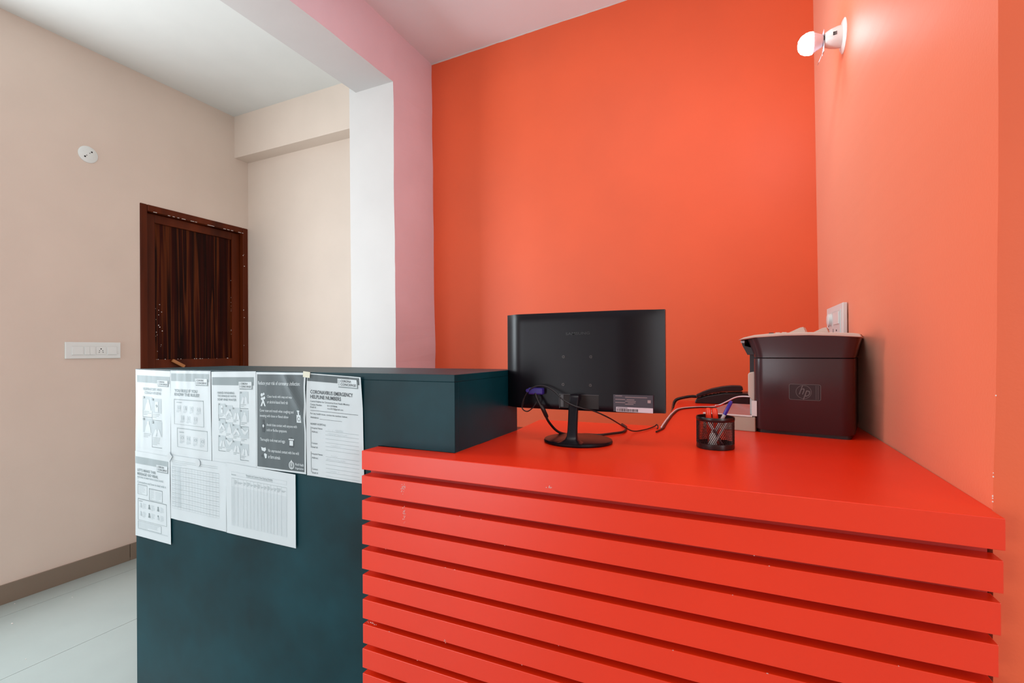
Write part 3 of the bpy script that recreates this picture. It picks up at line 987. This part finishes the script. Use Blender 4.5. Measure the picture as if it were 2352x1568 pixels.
def swz(py):
    return 1.469 - (py - 318) / 484 * 0.103


child(MB().box(XL, XL + 0.011, 1.520, 1.811, 1.366, 1.469).build('plate', M['plasticw'], bevel=0.002), sp)
for a, b, nm in ((550, 868, 'switch_button'), (912, 1064, 'switch_button'), (1070, 1222, 'switch_button'), (1604, 1895, 'switch_button')):
    child(MB().prism([(XL + 0.0095, swz(690)), (XL + 0.0155, swz(690)), (XL + 0.0125, swz(450)), (XL + 0.0095, swz(450))], 'y', swy(a), swy(b)).build(nm, M['plasticw'], bevel=0.0008), sp)
so = child(MB().box(XL + 0.0095, XL + 0.0125, swy(1265), swy(1560), swz(690), swz(450)).build('socket', M['plasticw'], bevel=0.0006), sp)
w = MB()
for px, py, r in ((1405, 518, 0.0037), (1355, 573, 0.0026), (1460, 573, 0.0026), (1348, 622, 0.0026), (1467, 622, 0.0026)):
    w.lathe([(r, -0.002), (r, 0.0003)], (XL + 0.0125, swy(px), swz(py)), 'x', 14)
child(w.build('socket_holes', M['dark']), sp)['kind'] = 'stuff'
w = MB()
for a, b in ((545, 870), (908, 1226), (1262, 1563), (1600, 1900)):
    w.box(XL + 0.0105, XL + 0.0113, swy(a), swy(b), swz(700), swz(438))
child(w.build('module_gap', M['plasticg']), sp)
rc = empty('round_cover_plate', (XL, 1.643, 2.607), 'round white cover plate with screw holes high on the left wall', 'cover plate')
child(MB().lathe([(0.052, 0.0), (0.052, 0.003), (0.048, 0.0055), (0.0, 0.006)], (XL, 1.643, 2.660), 'x', 40, False).build('disc', M['plasticw'], smooth=40), rc)
w = MB()
for y, z, r in ((1.6609, 2.6798, 0.0048), (1.6252, 2.6423, 0.0052), (1.6504, 2.6695, 0.0026), (1.6339, 2.6518, 0.0026)):
    w.lathe([(r, 0.004), (r, 0.0066)], (XL, y, z), 'x', 14)
child(w.build('screw_holes', M['dark']), rc)['kind'] = 'stuff'
w = MB()
for i in range(8):
    a = 0.3 + i * PI / 4
    w.lathe([(0.0012, 0.004), (0.0012, 0.0063)], (XL, 1.643 + 0.03 * math.cos(a), 2.660 + 0.03 * math.sin(a)), 'x', 8)
child(w.build('knockout_dots', M['plasticg']), rc)['kind'] = 'stuff'

# ------------------------------------------------------------------ socket plate on the right wall (behind the printer)
rp = empty('socket_plate', (XR, 2.20, 1.42), 'white socket plate with a plug on the right wall above the printer', 'socket plate')
child(MB().box(XR - 0.014, XR, 2.04, 2.36, 1.415, 1.566).build('plate', M['plasticw'], bevel=0.002), rp)
child(MB().box(XR - 0.0165, XR - 0.0135, 2.075, 2.315, 1.44, 1.545).build('module_frame', M['plasticg'], bevel=0.001), rp)
child(MB().box(XR - 0.020, XR - 0.016, 2.085, 2.19, 1.492, 1.538).build('switch_button', M['plasticw'], bevel=0.002), rp)
child(MB().lathe([(0.018, -0.014), (0.024, -0.011), (0.025, 0.0)], (XR - 0.016, 2.25, 1.515), 'x', 20).build('plug', M['plasticw'], smooth=40), rp)
w = MB()
for y, z in ((2.30, 1.535), (2.30, 1.492), (2.30, 1.478), (2.20, 1.50), (2.14, 1.47)):
    w.box(XR - 0.0175, XR - 0.016, y - 0.006, y + 0.006, z - 0.003, z + 0.003)
w.box(XR - 0.0175, XR - 0.016, 2.20, 2.204, 1.44, 1.478)
child(w.build('socket_holes', M['dark']), rp)['kind'] = 'stuff'

# ------------------------------------------------------------------ wall lamp
wl = empty('wall_lamp', (XR, 2.062, 2.521), 'lit white bulb in an ivory holder high on the orange right wall', 'lamp')
c = (XR, 2.062, 2.521)
child(MB().lathe([(0.0, 0.0), (0.058, 0.0), (0.058, -0.004), (0.050, -0.009), (0.036, -0.011), (0.0, -0.011)], c, 'x', 40, False).build('wall_rose', M['holder'], smooth=35), wl)
child(MB().lathe([(0.037, -0.010), (0.036, -0.025), (0.031, -0.045), (0.024, -0.060), (0.0225, -0.062), (0.0, -0.060)], c, 'x', 36, False).build('holder_cup', M['holder'], smooth=35), wl)
child(MB().lathe([(0.019, -0.058), (0.019, -0.0655), (0.0, -0.0655)], c, 'x', 24, False).build('bulb_cap', M['dark']), wl)
child(MB().lathe([(0.016, -0.064), (0.022, -0.072), (0.031, -0.090), (0.036, -0.098), (0.0, -0.098)], c, 'x', 32, False).build('bulb_neck', M['bulbneck'], smooth=40), wl)
child(MB().lathe([(0.0365, -0.098), (0.038, -0.106), (0.036, -0.120), (0.029, -0.134), (0.017, -0.143), (0.0, -0.146)], c, 'x', 36, False).build('bulb_dome', M['bulb'], smooth=60), wl)
st = MB()
st.box(XR - 0.0655, XR - 0.0640, 2.045, 2.080, 2.474, 2.552)
st.prism([(XR - 0.0660, 2.478), (XR - 0.0648, 2.478), (XR - 0.080, 2.440), (XR - 0.0825, 2.440)], 'y', 2.050, 2.070)
child(st.build('plastic_strip', M['bulbneck']), wl)
w = MB()
for i in range(3):
    zc_ = 2.521 - 0.0015 + (i - 1) * 0.0042
    yn = 2.062 - math.sqrt(max(0, 0.0335 ** 2 - (zc_ - 2.521) ** 2))
    w.box(XR - 0.040, XR - 0.028, yn - 0.003, yn + 0.001, zc_ - 0.0008, zc_ + 0.0008)
child(w.build('vent_slots', M['dark']), wl)

# ------------------------------------------------------------------ monitor seen from behind
MX, MZ0, MZ1, MW = -0.393, 1.2335, 1.5067, 0.4581
mon = empty('computer_monitor', (-0.388, 1.285, ZT), 'black computer monitor on a round foot, back turned to the viewer', 'monitor')
w = MB()
nx, nz = 40, 26
hw, hh = MW / 2, (MZ1 - MZ0) / 2
zc_ = (MZ0 + MZ1) / 2
YM = 1.322


def bulge(x, z):
    ex = min(1, (hw - abs(x)) / (0.060 if x < 0 else 0.115))
    et = min(1, (hh - z) / 0.022)
    eb = min(1, (hh + z) / 0.012)
    f = lambda e: math.sin(max(0, e) * PI / 2)
    return 0.034 * f(ex) * (0.86 + 0.14 * f(et)) * (0.86 + 0.14 * f(eb))


def sp_(i, n, h):
    t = i / n * 2 - 1
    return h * (math.copysign(1 - (1 - abs(t)) ** 1.7, t))


V = [[w.bm.verts.new((MX + sp_(i, nx, hw), YM - 0.006 - bulge(sp_(i, nx, hw), sp_(j, nz, hh)), zc_ + sp_(j, nz, hh))) for i in range(nx + 1)] for j in range(nz + 1)]
for j in range(nz):
    for i in range(nx):
        w._f([V[j][i], V[j][i + 1], V[j + 1][i + 1], V[j + 1][i]])
child(w.build('back_shell', M['monitor'], smooth=50, fix=False), mon)
child(MB().box(MX - hw - 0.0008, MX + hw + 0.0008, YM - 0.0065, YM + 0.008, MZ0 - 0.001, MZ1 + 0.001).build('bezel', M['monrim'], bevel=0.002), mon)
child(MB().box(MX - hw + 0.012, MX + hw - 0.012, YM + 0.0082, YM + 0.009, MZ0 + 0.015, MZ1 - 0.012).build('screen', M['dark']), mon)
YS = YM - 0.040   # rear surface
V, F = text_geo('SAMSUNG', 0.02)
w = MB()
w.add_mesh([(-0.4262 + x * 0.0690, YS - 0.0006, 1.4428 + 0.0075 * y + 0.0012 * x) for x, y in V], F)
child(w.build('maker_name', M['emboss']), mon)['label'] = 'embossed lettering'
for x, z in ((-0.4330, 1.3825), (-0.3545, 1.3825), (-0.4342, 1.3051), (-0.3560, 1.3046)):
    h = child(MB().lathe([(0.0042, 0.0004), (0.0042, -0.0012), (0.0022, -0.0012), (0.0020, 0.0004)], (x, YS, z), 'y', 16, False).build('mount_hole', M['monrim'], smooth=30), mon)
    child(MB().lathe([(0.0024, 0.0), (0.0024, -0.0003)], (x, YS, z), 'y', 12).build('screw_hole', M['dark']), mon)
# stand recess: frame standing proud, dark inside
child(MB().box(-0.4450, -0.3330, YS - 0.0006, YS + 0.004, 1.2400, 1.2775).build('stand_recess', M['dark']), mon)
w = MB()
w.box(-0.4455, -0.3325, YS - 0.0022, YS, 1.2770, 1.2785).box(-0.4460, -0.4445, YS - 0.0018, YS, 1.2390, 1.2785)
w.box(-0.4420, -0.4330, YS - 0.002, YS, 1.2430, 1.2760)
child(w.build('recess_rim', mat('grey_recess_rim', (0.05, 0.045, 0.05, 1), 0.35)), mon)
# rating label and barcode sticker
child(MB().box(-0.2935, -0.1905, YS - 0.0004, YS + 0.02, 1.2370, 1.2818).build('rating_label', M['label']), mon)
w = MB()
w.box(-0.2860, -0.1905, YS - 0.0008, YS - 0.0004, 1.2362, 1.2490)
child(w.build('barcode_sticker', M['labelw']), mon)
w = MB()
x = -0.2835
while x < -0.2300:
    b = random.choice([0.0006, 0.001, 0.0016])
    w.box(x, x + b, YS - 0.0011, YS - 0.0008, 1.2375, 1.2448)
    x += b + random.choice([0.0007, 0.0012])
w.box(-0.2835, -0.2560, YS - 0.0011, YS - 0.0008, 1.2462, 1.2474)
child(w.build('barcode_bars', M['dark']), mon)
w = MB()
for z, a, b in ((1.2785, -0.288, -0.27), (1.2755, -0.262, -0.205), (1.269, -0.288, -0.262), (1.269, -0.258, -0.238), (1.265, -0.262, -0.234), (1.261, -0.288, -0.262), (1.261, -0.255, -0.235), (1.257, -0.262, -0.24)):
    w.box(a, b, YS - 0.0007, YS - 0.0004, z - 0.0006, z + 0.0006)
w.box(-0.204, -0.196, YS - 0.0007, YS - 0.0004, 1.262, 1.2695)
child(w.build('label_print', M['phonekey']), mon)
# neck: tapering arm bent into the recess at its top and flaring into the foot
w = MB()
sec = [(1.2795, -0.3950, 0.0138, 1.270, 0.010), (1.2725, -0.3935, 0.0137, 1.262, 0.010), (1.262, -0.3938, 0.0132, 1.2555, 0.009), (1.240, -0.3950, 0.0128, 1.2500, 0.008), (1.215, -0.3930, 0.0127, 1.2400, 0.008), (1.190, -0.3905, 0.0128, 1.2280, 0.008), (1.174, -0.3885, 0.0138, 1.2185, 0.009), (1.166, -0.3880, 0.0170, 1.2120, 0.012), (1.1615, -0.3875, 0.0260, 1.2060, 0.018), (1.1590, -0.3870, 0.0360, 1.2020, 0.020)]
rings = []
for z, x, hwid, y, hd in sec:
    ring = []
    for i in range(20):
        a = 2 * PI * i / 20
        cx, cy = math.cos(a), math.sin(a)
        ring.append((x + hwid * math.copysign(abs(cx) ** 0.45, cx), y + hd * math.copysign(abs(cy) ** 0.45, cy), z))
    rings.append(ring)
w.rings(rings)
child(w.build('stand_neck', M['monitor'], smooth=50), mon)
child(MB().box(-0.4075, -0.3825, 1.262, 1.290, 1.262, 1.2775).build('neck_hinge', M['monitor'], bevel=0.004), mon)
w = MB()
prof = [(1.0, 0.0005), (1.02, 0.004), (1.0, 0.0085), (0.96, 0.0100), (0.0, 0.0108)]
rs = []
for q, t in prof:
    rs.append([(-0.388 + 0.092 * q * math.cos(2 * PI * i / 56), 1.268 + 0.085 * q * math.sin(2 * PI * i / 56), ZT + t) for i in range(56)])
w.rings(rs, False)
child(w.build('stand_foot', M['monitor'], smooth=35), mon)
# plug and cables
child(MB().box(-0.534, -0.4895, 1.262, YS, 1.2755, 1.2945).build('video_plug', M['vga'], bevel=0.004), mon)
child(MB().lathe([(0.005, -0.012), (0.005, 0.0)], (-0.5325, 1.268, 1.287), 'y', 10).build('plug_screw', M['vga']), mon)
thick = [(-0.512, 1.268, 1.285), (-0.5085, 1.262, 1.272), (-0.497, 1.258, 1.252), (-0.485, 1.263, 1.2284), (-0.4789, 1.285, 1.1972), (-0.462, 1.315, 1.166), (-0.436, 1.345, 1.1546), (-0.395, 1.365, 1.1546), (-0.3563, 1.370, 1.1546), (-0.3264, 1.410, 1.1546), (-0.303, 1.455, 1.1546), (-0.312, 1.540, 1.1546), (-0.338, 1.6, 1.1546)]
cb = tag(MB().tube(catmull(thick, 8), 0.0036, 10).build('video_cable', M['cable'], smooth=True), 'thick black cable hanging from the blue plug down behind the monitor foot', 'cable')
child(MB().tube(catmull([(-0.4925, 1.260, 1.246), (-0.4865, 1.262, 1.234), (-0.481, 1.275, 1.212)], 6), 0.006, 12, rr=[0.0045] * 2 + [0.0058] * 10 + [0.005]).build('cable_ferrite', M['cable'], smooth=50), cb)
thin = [(-0.5500, 1.262, 1.240), (-0.540, 1.258, 1.272), (-0.5200, 1.262, 1.2945), (-0.4880, 1.266, 1.3010), (-0.4560, 1.262, 1.2880), (-0.4240, 1.246, 1.2670), (-0.395, 1.236, 1.2545), (-0.365, 1.236, 1.246), (-0.3404, 1.262, 1.2369), (-0.3083, 1.300, 1.215), (-0.2897, 1.38, 1.1832), (-0.276, 1.465, 1.1565), (-0.250, 1.525, 1.1538), (-0.2335, 1.600, 1.1538), (-0.226, 1.600, 1.160), (-0.2195, 1.582, 1.1545), (-0.2195, 1.56, 1.154)]
tag(MB().tube(catmull(thin, 8), 0.0019, 8).build('power_cable', M['cable'], smooth=True), 'thin black cable crossing in front of the monitor neck to the right', 'cable')
lp = [(-0.5300, 1.268, 1.290), (-0.5440, 1.258, 1.2645), (-0.5505, 1.258, 1.2420), (-0.5455, 1.258, 1.2310), (-0.5320, 1.258, 1.2280), (-0.5160, 1.258, 1.2400), (-0.5060, 1.262, 1.2560), (-0.502, 1.272, 1.264)]
w = MB().tube(catmull(lp, 8), 0.0016, 8)
tag(w.build('looped_cable', M['cable'], smooth=True), 'short looped cable hanging below the lower left of the monitor back', 'cable')

# ------------------------------------------------------------------ printer
PA = math.atan2(-0.2139, 0.9768)
prn = empty('laser_printer', (0.056, 1.6278, ZT), 'charcoal laser printer with beige lid beside the right wall', 'printer', rotz=PA)


def pchild(mb, name, m, **k):
    o = mb.build(name, m, **k)
    o.parent = prn
    return o


PD = 0.36
def rrect(x0, x1, y0, y1, r, z, n=6):
    out = []
    for cx, cy, a0 in ((x0 + r, y0 + r, PI), (x1 - r, y0 + r, 1.5 * PI), (x1 - r, y1 - r, 0), (x0 + r, y1 - r, 0.5 * PI)):
        for i in range(n + 1):
            a = a0 + PI / 2 * i / n
            out.append((cx + r * math.cos(a), cy + r * math.sin(a), z))
    return out


PX0, PX1 = -0.006, 0.248
pchild(MB().rings([rrect(PX0 + 0.004, PX1 - 0.004, 0.002, PD, 0.030, 0.010), rrect(PX0, PX1, 0, PD, 0.032, 0.014), rrect(PX0, PX1, 0, PD, 0.032, 0.2225), rrect(PX0 + 0.002, PX1 - 0.002, 0.002, PD, 0.030, 0.2238)]), 'body', M['prn'], smooth=40)
pchild(MB().rings([rrect(PX0 + 0.012, PX1 - 0.008, 0.010, PD - 0.01, 0.012, 0.0), rrect(PX0 + 0.012, PX1 - 0.008, 0.010, PD - 0.01, 0.012, 0.0105)]), 'foot_plinth', M['prn2'])
# flared scanner housing
fl_ = []
for t in (0.0, 0.06, 0.3, 0.6, 0.85, 1.0):
    g = t ** 1.25
    fl_.append(rrect(PX0 + 0.001 - 0.022 * g, PX1 + 0.0145 * t, 0.001 - 0.010 * g, PD + 0.012 * g, 0.032 + 0.006 * t, 0.2258 + 0.0640 * t))
w = MB()
w.rings(fl_)
hs = pchild(w, 'scanner_housing', M['prn'], smooth=40)
# front bezel hanging over the paper exit (faces left)
pchild(MB().prism([(-0.0415, 0.279), (-0.030, 0.279), (-0.030, 0.262), (-0.012, 0.2565), (-0.005, 0.238), (-0.004, 0.2335), (-0.0228, 0.2335), (-0.037, 0.262)], 'y', 0.022, PD - 0.02), 'control_bezel', M['prn2'], bevel=0.001)
pchild(MB().box(-0.0412, -0.030, 0.018, 0.05, 0.2705, 0.2770), 'bezel_glint', M['greyplate'])
pchild(MB().box(-0.0225, 0.02, 0.055, PD - 0.03, 0.09, 0.236), 'exit_column', M['prn2'])
# beige lid with a curved top
lt_ = [(-0.0424, 0.279), (-0.0264, 0.2867), (0.0027, 0.2935), (0.0426, 0.2969), (0.0813, 0.2985), (0.14, 0.2985), (0.1899, 0.2968), (0.2454, 0.2932), (0.2598, 0.2909), (0.2640, 0.2845), (0.2640, 0.2815), (0.206, 0.2861), (0.1443, 0.2893), (0.0812, 0.2895), (0.0026, 0.2854), (-0.0301, 0.2805)]
pchild(MB().prism(lt_, 'y', -0.011, PD + 0.014), 'lid', M['beige'], bevel=0.002, smooth=40)
for a, b, c_, d in ((0.090, 0.1287, 0.1348, 0.3138), (0.152, 0.184, 0.189, 0.3112)):
    pchild(MB().prism([(a, 0.2975), (b - 0.008, d - 0.0012), (b, d), (c_, 0.2975)], 'y', 0.000, 0.05), 'lid_hinge', M['beige'], bevel=0.0006)
for i in range(3):
    pchild(MB().box(0.040 + i * 0.017, 0.052 + i * 0.017, 0.002, 0.012, 0.2972, 0.2998 + 0.0004 * i), 'control_key', M['prn2' if i < 1 else 'beige'], bevel=0.0006)
# beige front cover, teal-grey tray throat, input tray
cv = [(-0.0236, 0.110), (-0.0236, 0.174), (-0.019, 0.179), (0.02, 0.186), (0.02, 0.090), (-0.006, 0.089), (-0.016, 0.098)]
pchild(MB().prism(cv, 'y', 0.03, PD - 0.03), 'front_cover', M['beige'], bevel=0.003, smooth=40)
pchild(MB().box(-0.0215, 0.01, 0.05, PD - 0.05, 0.048, 0.098), 'tray_throat', M['plasticg'])
pchild(MB().box(-0.0085, 0.006, 0.004, 0.012, 0.048, 0.094), 'guide_edge', M['plasticw'])
tr = pchild(MB().box(-0.150, 0.002, 0.002, PD - 0.02, 0.0, 0.0445), 'paper_tray', M['silver'], bevel=0.002)
pchild(MB().box(-0.150, -0.008, 0.004, PD - 0.02, 0.0447, 0.0478), 'tray_cover', M['greyplate'], bevel=0.001)
pchild(MB().box(-0.150, -0.006, 0.0005, 0.0045, 0.0447, 0.0492), 'tray_lip', M['plasticw'], bevel=0.0006)
# side badge
w = MB()
bx0_, bx1_, bz0_, bz1_ = 0.0917, 0.1706, 0.1040, 0.1498
sk = 0.0


def rr2(x0, x1, z0, z1, r, y, n=5):
    return [(p[0], y, p[1]) for p in [(q[0], q[1]) for q in rrect(x0, x1, z0, z1, r, 0, n)]]


bad = pchild(MB().rings([rr2(bx0_, bx1_, bz0_, bz1_, 0.005, 0.003), rr2(bx0_, bx1_, bz0_, bz1_, 0.005, -0.0005)]), 'badge', M['logo'])
w = MB()
a_, b_ = rr2(bx0_, bx1_, bz0_, bz1_, 0.005, -0.0008), rr2(bx0_ + 0.0012, bx1_ - 0.0012, bz0_ + 0.0012, bz1_ - 0.0012, 0.004, -0.0008)
w.rings([a_, b_], False)
cx_, cz_, rr_ = 0.1285, 0.1275, 0.0195
w.rings([[(cx_ + rr_ * k * math.cos(2 * PI * i / 40), -0.0008, cz_ + rr_ * k * math.sin(2 * PI * i / 40)) for i in range(40)] for k in (1.0, 0.94)], False)
for dx in (0.0, 0.0045):
    w.box(0.1585 + dx, 0.1595 + dx, -0.0008, -0.0005, bz0_ + 0.003, bz1_ - 0.003)
V, F = text_geo('h', 0.0)
w.add_mesh([(0.1165 + x * 0.0105 + y * 0.0085, -0.0010, 0.1205 + 0.0262 * y) for x, y in V], F)
V, F = text_geo('p', 0.0)
w.add_mesh([(0.1265 + x * 0.0125 + y * 0.0085, -0.0010, 0.1060 + 0.0262 * y) for x, y in V], F)
pchild(w, 'badge_relief', M['logoline']).parent = bad
bad['label'] = 'embossed rectangular badge with round emblem'

# ------------------------------------------------------------------ desk phone
ph = empty('desk_phone', (-0.06, 2.42, ZT), 'black corded desk phone behind the printer on the red worktop', 'telephone')
base = [(-0.165, 1.1505), (-0.166, 1.160), (-0.160, 1.170), (-0.110, 1.186), (-0.040, 1.2005), (0.070, 1.204), (0.070, 1.1505)]
child(MB().prism(base, 'y', 2.40, 2.50).build('base', M['phone'], bevel=0.003, smooth=40), ph)
keys = [(-0.158, 1.1745), (-0.128, 1.188), (-0.060, 1.2035), (0.035, 1.2090), (0.035, 1.204), (-0.060, 1.199), (-0.128, 1.181), (-0.158, 1.168)]
child(MB().prism(keys, 'y', 2.415, 2.50).build('key_deck', M['phone']), ph)
for x, z in ((-0.145, 1.1800), (-0.126, 1.1870), (-0.109, 1.1915), (-0.092, 1.1955), (-0.075, 1.1990), (-0.064, 1.2010), (-0.030, 1.2050)):
    child(MB().box(x - 0.004, x + 0.004, 2.4115, 2.4175, z - 0.0022, z + 0.0028).build('key', M['phonekey'], bevel=0.0006), ph)
top_ = [(-0.161, 1.190), (-0.130, 1.2065), (-0.095, 1.2200), (-0.050, 1.2315), (-0.010, 1.2370), (0.025, 1.2370), (0.035, 1.2325)]
bot_ = [(0.038, 1.2180), (0.025, 1.2120), (-0.010, 1.2110), (-0.050, 1.2085), (-0.095, 1.2000), (-0.130, 1.1890), (-0.157, 1.1775), (-0.162, 1.180)]
child(MB().prism(top_ + bot_, 'y', 2.395, 2.445).build('handset', M['phone'], bevel=0.005, seg=3, smooth=50), ph)
# coiled cord
path = catmull([(-0.160, 2.42, 1.1795), (-0.185, 2.42, 1.1795), (-0.207, 2.42, 1.1755), (-0.232, 2.42, 1.1690), (-0.252, 2.42, 1.1600), (-0.2630, 2.42, 1.140), (-0.270, 2.42, 1.10)], 40)
hel = []
for i, p in enumerate(path):
    t = (path[min(i + 1, len(path) - 1)] - path[max(i - 1, 0)]).normalized()
    n1 = Vector((0, 1, 0))
    n2 = t.cross(n1).normalized()
    a = i * 1.05
    hel.append(p + (n1 * math.cos(a) + n2 * math.sin(a)) * 0.0058)
child(MB().tube(hel, 0.0020, 5).build('coiled_cord', M['cable'], smooth=True), ph)
child(MB().tube(catmull([(-0.158, 2.44, 1.182), (-0.18, 2.44, 1.184), (-0.20, 2.435, 1.179), (-0.225, 2.43, 1.173)], 6), 0.0012, 6).build('line_cord', M['cable'], smooth=True), ph)

# ------------------------------------------------------------------ plaster crumbs on the floor
cr = None
for x, y, r, lab in ((-3.40, 1.17, 0.006, 'largest white plaster crumb on the pale floor near the skirting'), (-2.95, 1.06, 0.0035, 'white plaster crumb on the pale floor nearest the black counter'), (-3.45, 1.44, 0.0035, 'small white plaster crumb farthest along the skirting'),
                     (-3.66, 1.27, 0.004, 'white plaster crumb lying right against the skirting'), (-3.62, 1.05, 0.004, 'white plaster crumb at the left edge of the floor')):
    if cr is None:
        bm = bmesh.new()
        bmesh.ops.create_icosphere(bm, subdivisions=1, radius=1.0)
        for v in bm.verts:
            v.co *= random.uniform(0.7, 1.1)
            v.co.z = max(v.co.z * 0.6, -0.5) + 0.5
        mb_ = MB()
        mb_.bm.free()
        mb_.bm = bm
        cr = c2 = mb_.build('plaster_crumb', M['chip'])
    else:
        c2 = cr.copy()
        COL.objects.link(c2)
    c2.location = (x, y, 0.0)
    c2.scale = (r, r * 0.8, r * 0.7)
    tag(c2, lab, 'crumb', 'plaster crumbs on the floor')

# ------------------------------------------------------------------ white cables on the worktop
wc = [(-0.2105, 1.585, 1.1532), (-0.2135, 1.66, 1.1532), (-0.2170, 1.78, 1.1532), (-0.2195, 1.97, 1.1532), (-0.2085, 2.13, 1.1535), (-0.1464, 2.2136, 1.1535), (-0.105, 2.235, 1.1535), (-0.0752, 2.2602, 1.1535)]
tag(MB().tube(catmull(wc, 10), 0.0030, 8).build('white_cable', M['cablew'], smooth=True), 'white cable curving over the worktop left of the pen holder', 'cable')
bc = [(-0.2140, 1.50, 1.1530), (-0.2075, 1.54, 1.1530), (-0.2030, 1.585, 1.1530), (-0.2062, 1.66, 1.1530), (-0.2100, 1.78, 1.1530), (-0.2120, 1.95, 1.1530), (-0.2015, 2.112, 1.1530), (-0.1440, 2.2045, 1.1530), (-0.103, 2.226, 1.1530), (-0.055, 2.225, 1.1530)]
tag(MB().tube(catmull(bc, 10), 0.0024, 8).build('black_cable', M['cable'], smooth=True), 'black cable lying along the white cable on the worktop', 'cable')
wc2 = [(-0.0752, 2.30, 1.1535), (-0.055, 2.31, 1.158), (-0.03, 2.24, 1.178), (0.005, 2.12, 1.2085), (0.034, 2.03, 1.222), (0.08, 1.97, 1.225)]
tag(MB().tube(catmull(wc2, 8), 0.0026, 8).build('white_cable', M['cablew'], smooth=True), 'white cable rising from the worktop into the printer front', 'cable')

# ------------------------------------------------------------------ pen holder and pens
PCX, PCY, PCR = -0.044, 1.335, 0.0450
cup = empty('pen_holder', (PCX, PCY, ZT), 'round black wire-mesh pen holder on the red worktop', 'pen holder')
PT = 0.0800
child(MB().lathe([(0.0, 0.0005), (PCR, 0.0005), (PCR + 0.0006, 0.003), (PCR, 0.0135), (PCR - 0.001, 0.0135), (PCR - 0.001, 0.003), (0.0, 0.003)], (PCX, PCY, ZT), 'z', 48, False).build('base_band', M['wire'], smooth=40), cup)
child(MB().lathe([(PCR - 0.001, PT - 0.011), (PCR + 0.0006, PT - 0.010), (PCR + 0.0012, PT - 0.004), (PCR + 0.0003, PT), (PCR - 0.0016, PT - 0.001), (PCR - 0.0018, PT - 0.010)], (PCX, PCY, ZT), 'z', 48, False).build('rim_band', M['wire'], smooth=60), cup)
w = MB()
NW = 60
for d in (1, -1):
    for kx in range(NW):
        a0 = 2 * PI * kx / NW
        pts = []
        for i in range(9):
            a = a0 + d * i / 8 * 0.72
            pts.append((PCX + PCR * 0.992 * math.cos(a), PCY + PCR * 0.992 * math.sin(a), ZT + 0.012 + i / 8 * (PT - 0.021)))
        w.tube(pts, 0.00062, 4, False)
mw = child(w.build('wire_mesh', M['wire'], fix=False), cup)
mw['kind'] = 'stuff'


def pen(name, a, b, r, m, label, prof=None, capm=None, tip=None):
    """a = lower end, b = upper end (world)"""
    a, b = Vector(a), Vector(b)
    root = empty(name, a, label, 'pen' if 'pen' in name else 'marker', 'pens in the mesh holder')
    L = (b - a).length
    prof = prof or [(0.35, 0.0), (1, 0.06), (1, 0.72)]
    pts = [a + (b - a) * t for q, t in prof]
    child(MB().tube(pts, r, 12, rr=[r * q for q, t in prof]).build('barrel', m, smooth=40), root)
    cp = [(1.08, 0.70), (1.12, 0.74), (1.08, 0.96), (0.7, 1.0)]
    child(MB().tube([a + (b - a) * t for q, t in cp], r, 12, rr=[r * q for q, t in cp]).build('cap', capm or m, smooth=40), root)
    return root


zb = ZT + 0.005
pen('ballpoint_pen', (-0.060, 1.325, zb), (-0.0055, 1.322, ZT + 0.1215), 0.0042, M['pengrey'], 'shiny blue pen leaning to the right in the mesh holder', capm=M['penblue'])
mk1 = pen('marker', (-0.057, 1.350, zb), (-0.0605, 1.336, ZT + 0.0995), 0.0062, M['penred'], 'left one of the two red-capped markers in the holder')
mk2 = pen('marker', (-0.038, 1.352, zb), (-0.0455, 1.336, ZT + 0.0995), 0.0062, M['penred'], 'right one of the two red-capped markers in the holder')
pen('ballpoint_pen', (-0.022, 1.312, zb), (-0.060, 1.318, ZT + 0.066), 0.0036, M['pendark'], 'dark pen crossing low inside the mesh holder, leaning left', capm=M['pengrey'])
pen('ballpoint_pen', (-0.050, 1.302, zb), (-0.016, 1.316, ZT + 0.067), 0.0032, M['pengrey'], 'pale grey pen crossing inside the mesh holder, leaning right')
cf = empty('correction_pen', (-0.047, 1.312, zb), 'stubby white correction pen standing inside the mesh holder', 'pen', 'pens in the mesh holder')
child(MB().tube([(-0.047, 1.312, zb), (-0.048, 1.3125, zb + 0.002), (-0.049, 1.314, zb + 0.026), (-0.0495, 1.315, zb + 0.034)], 0.009, 14, rr=[0.006, 0.0090, 0.0090, 0.006]).build('barrel', M['plasticw'], smooth=40), cf)
child(MB().tube([(-0.0495, 1.315, zb + 0.034), (-0.050, 1.316, zb + 0.043)], 0.003, 10).build('nozzle', M['plasticw'], smooth=40), cf)
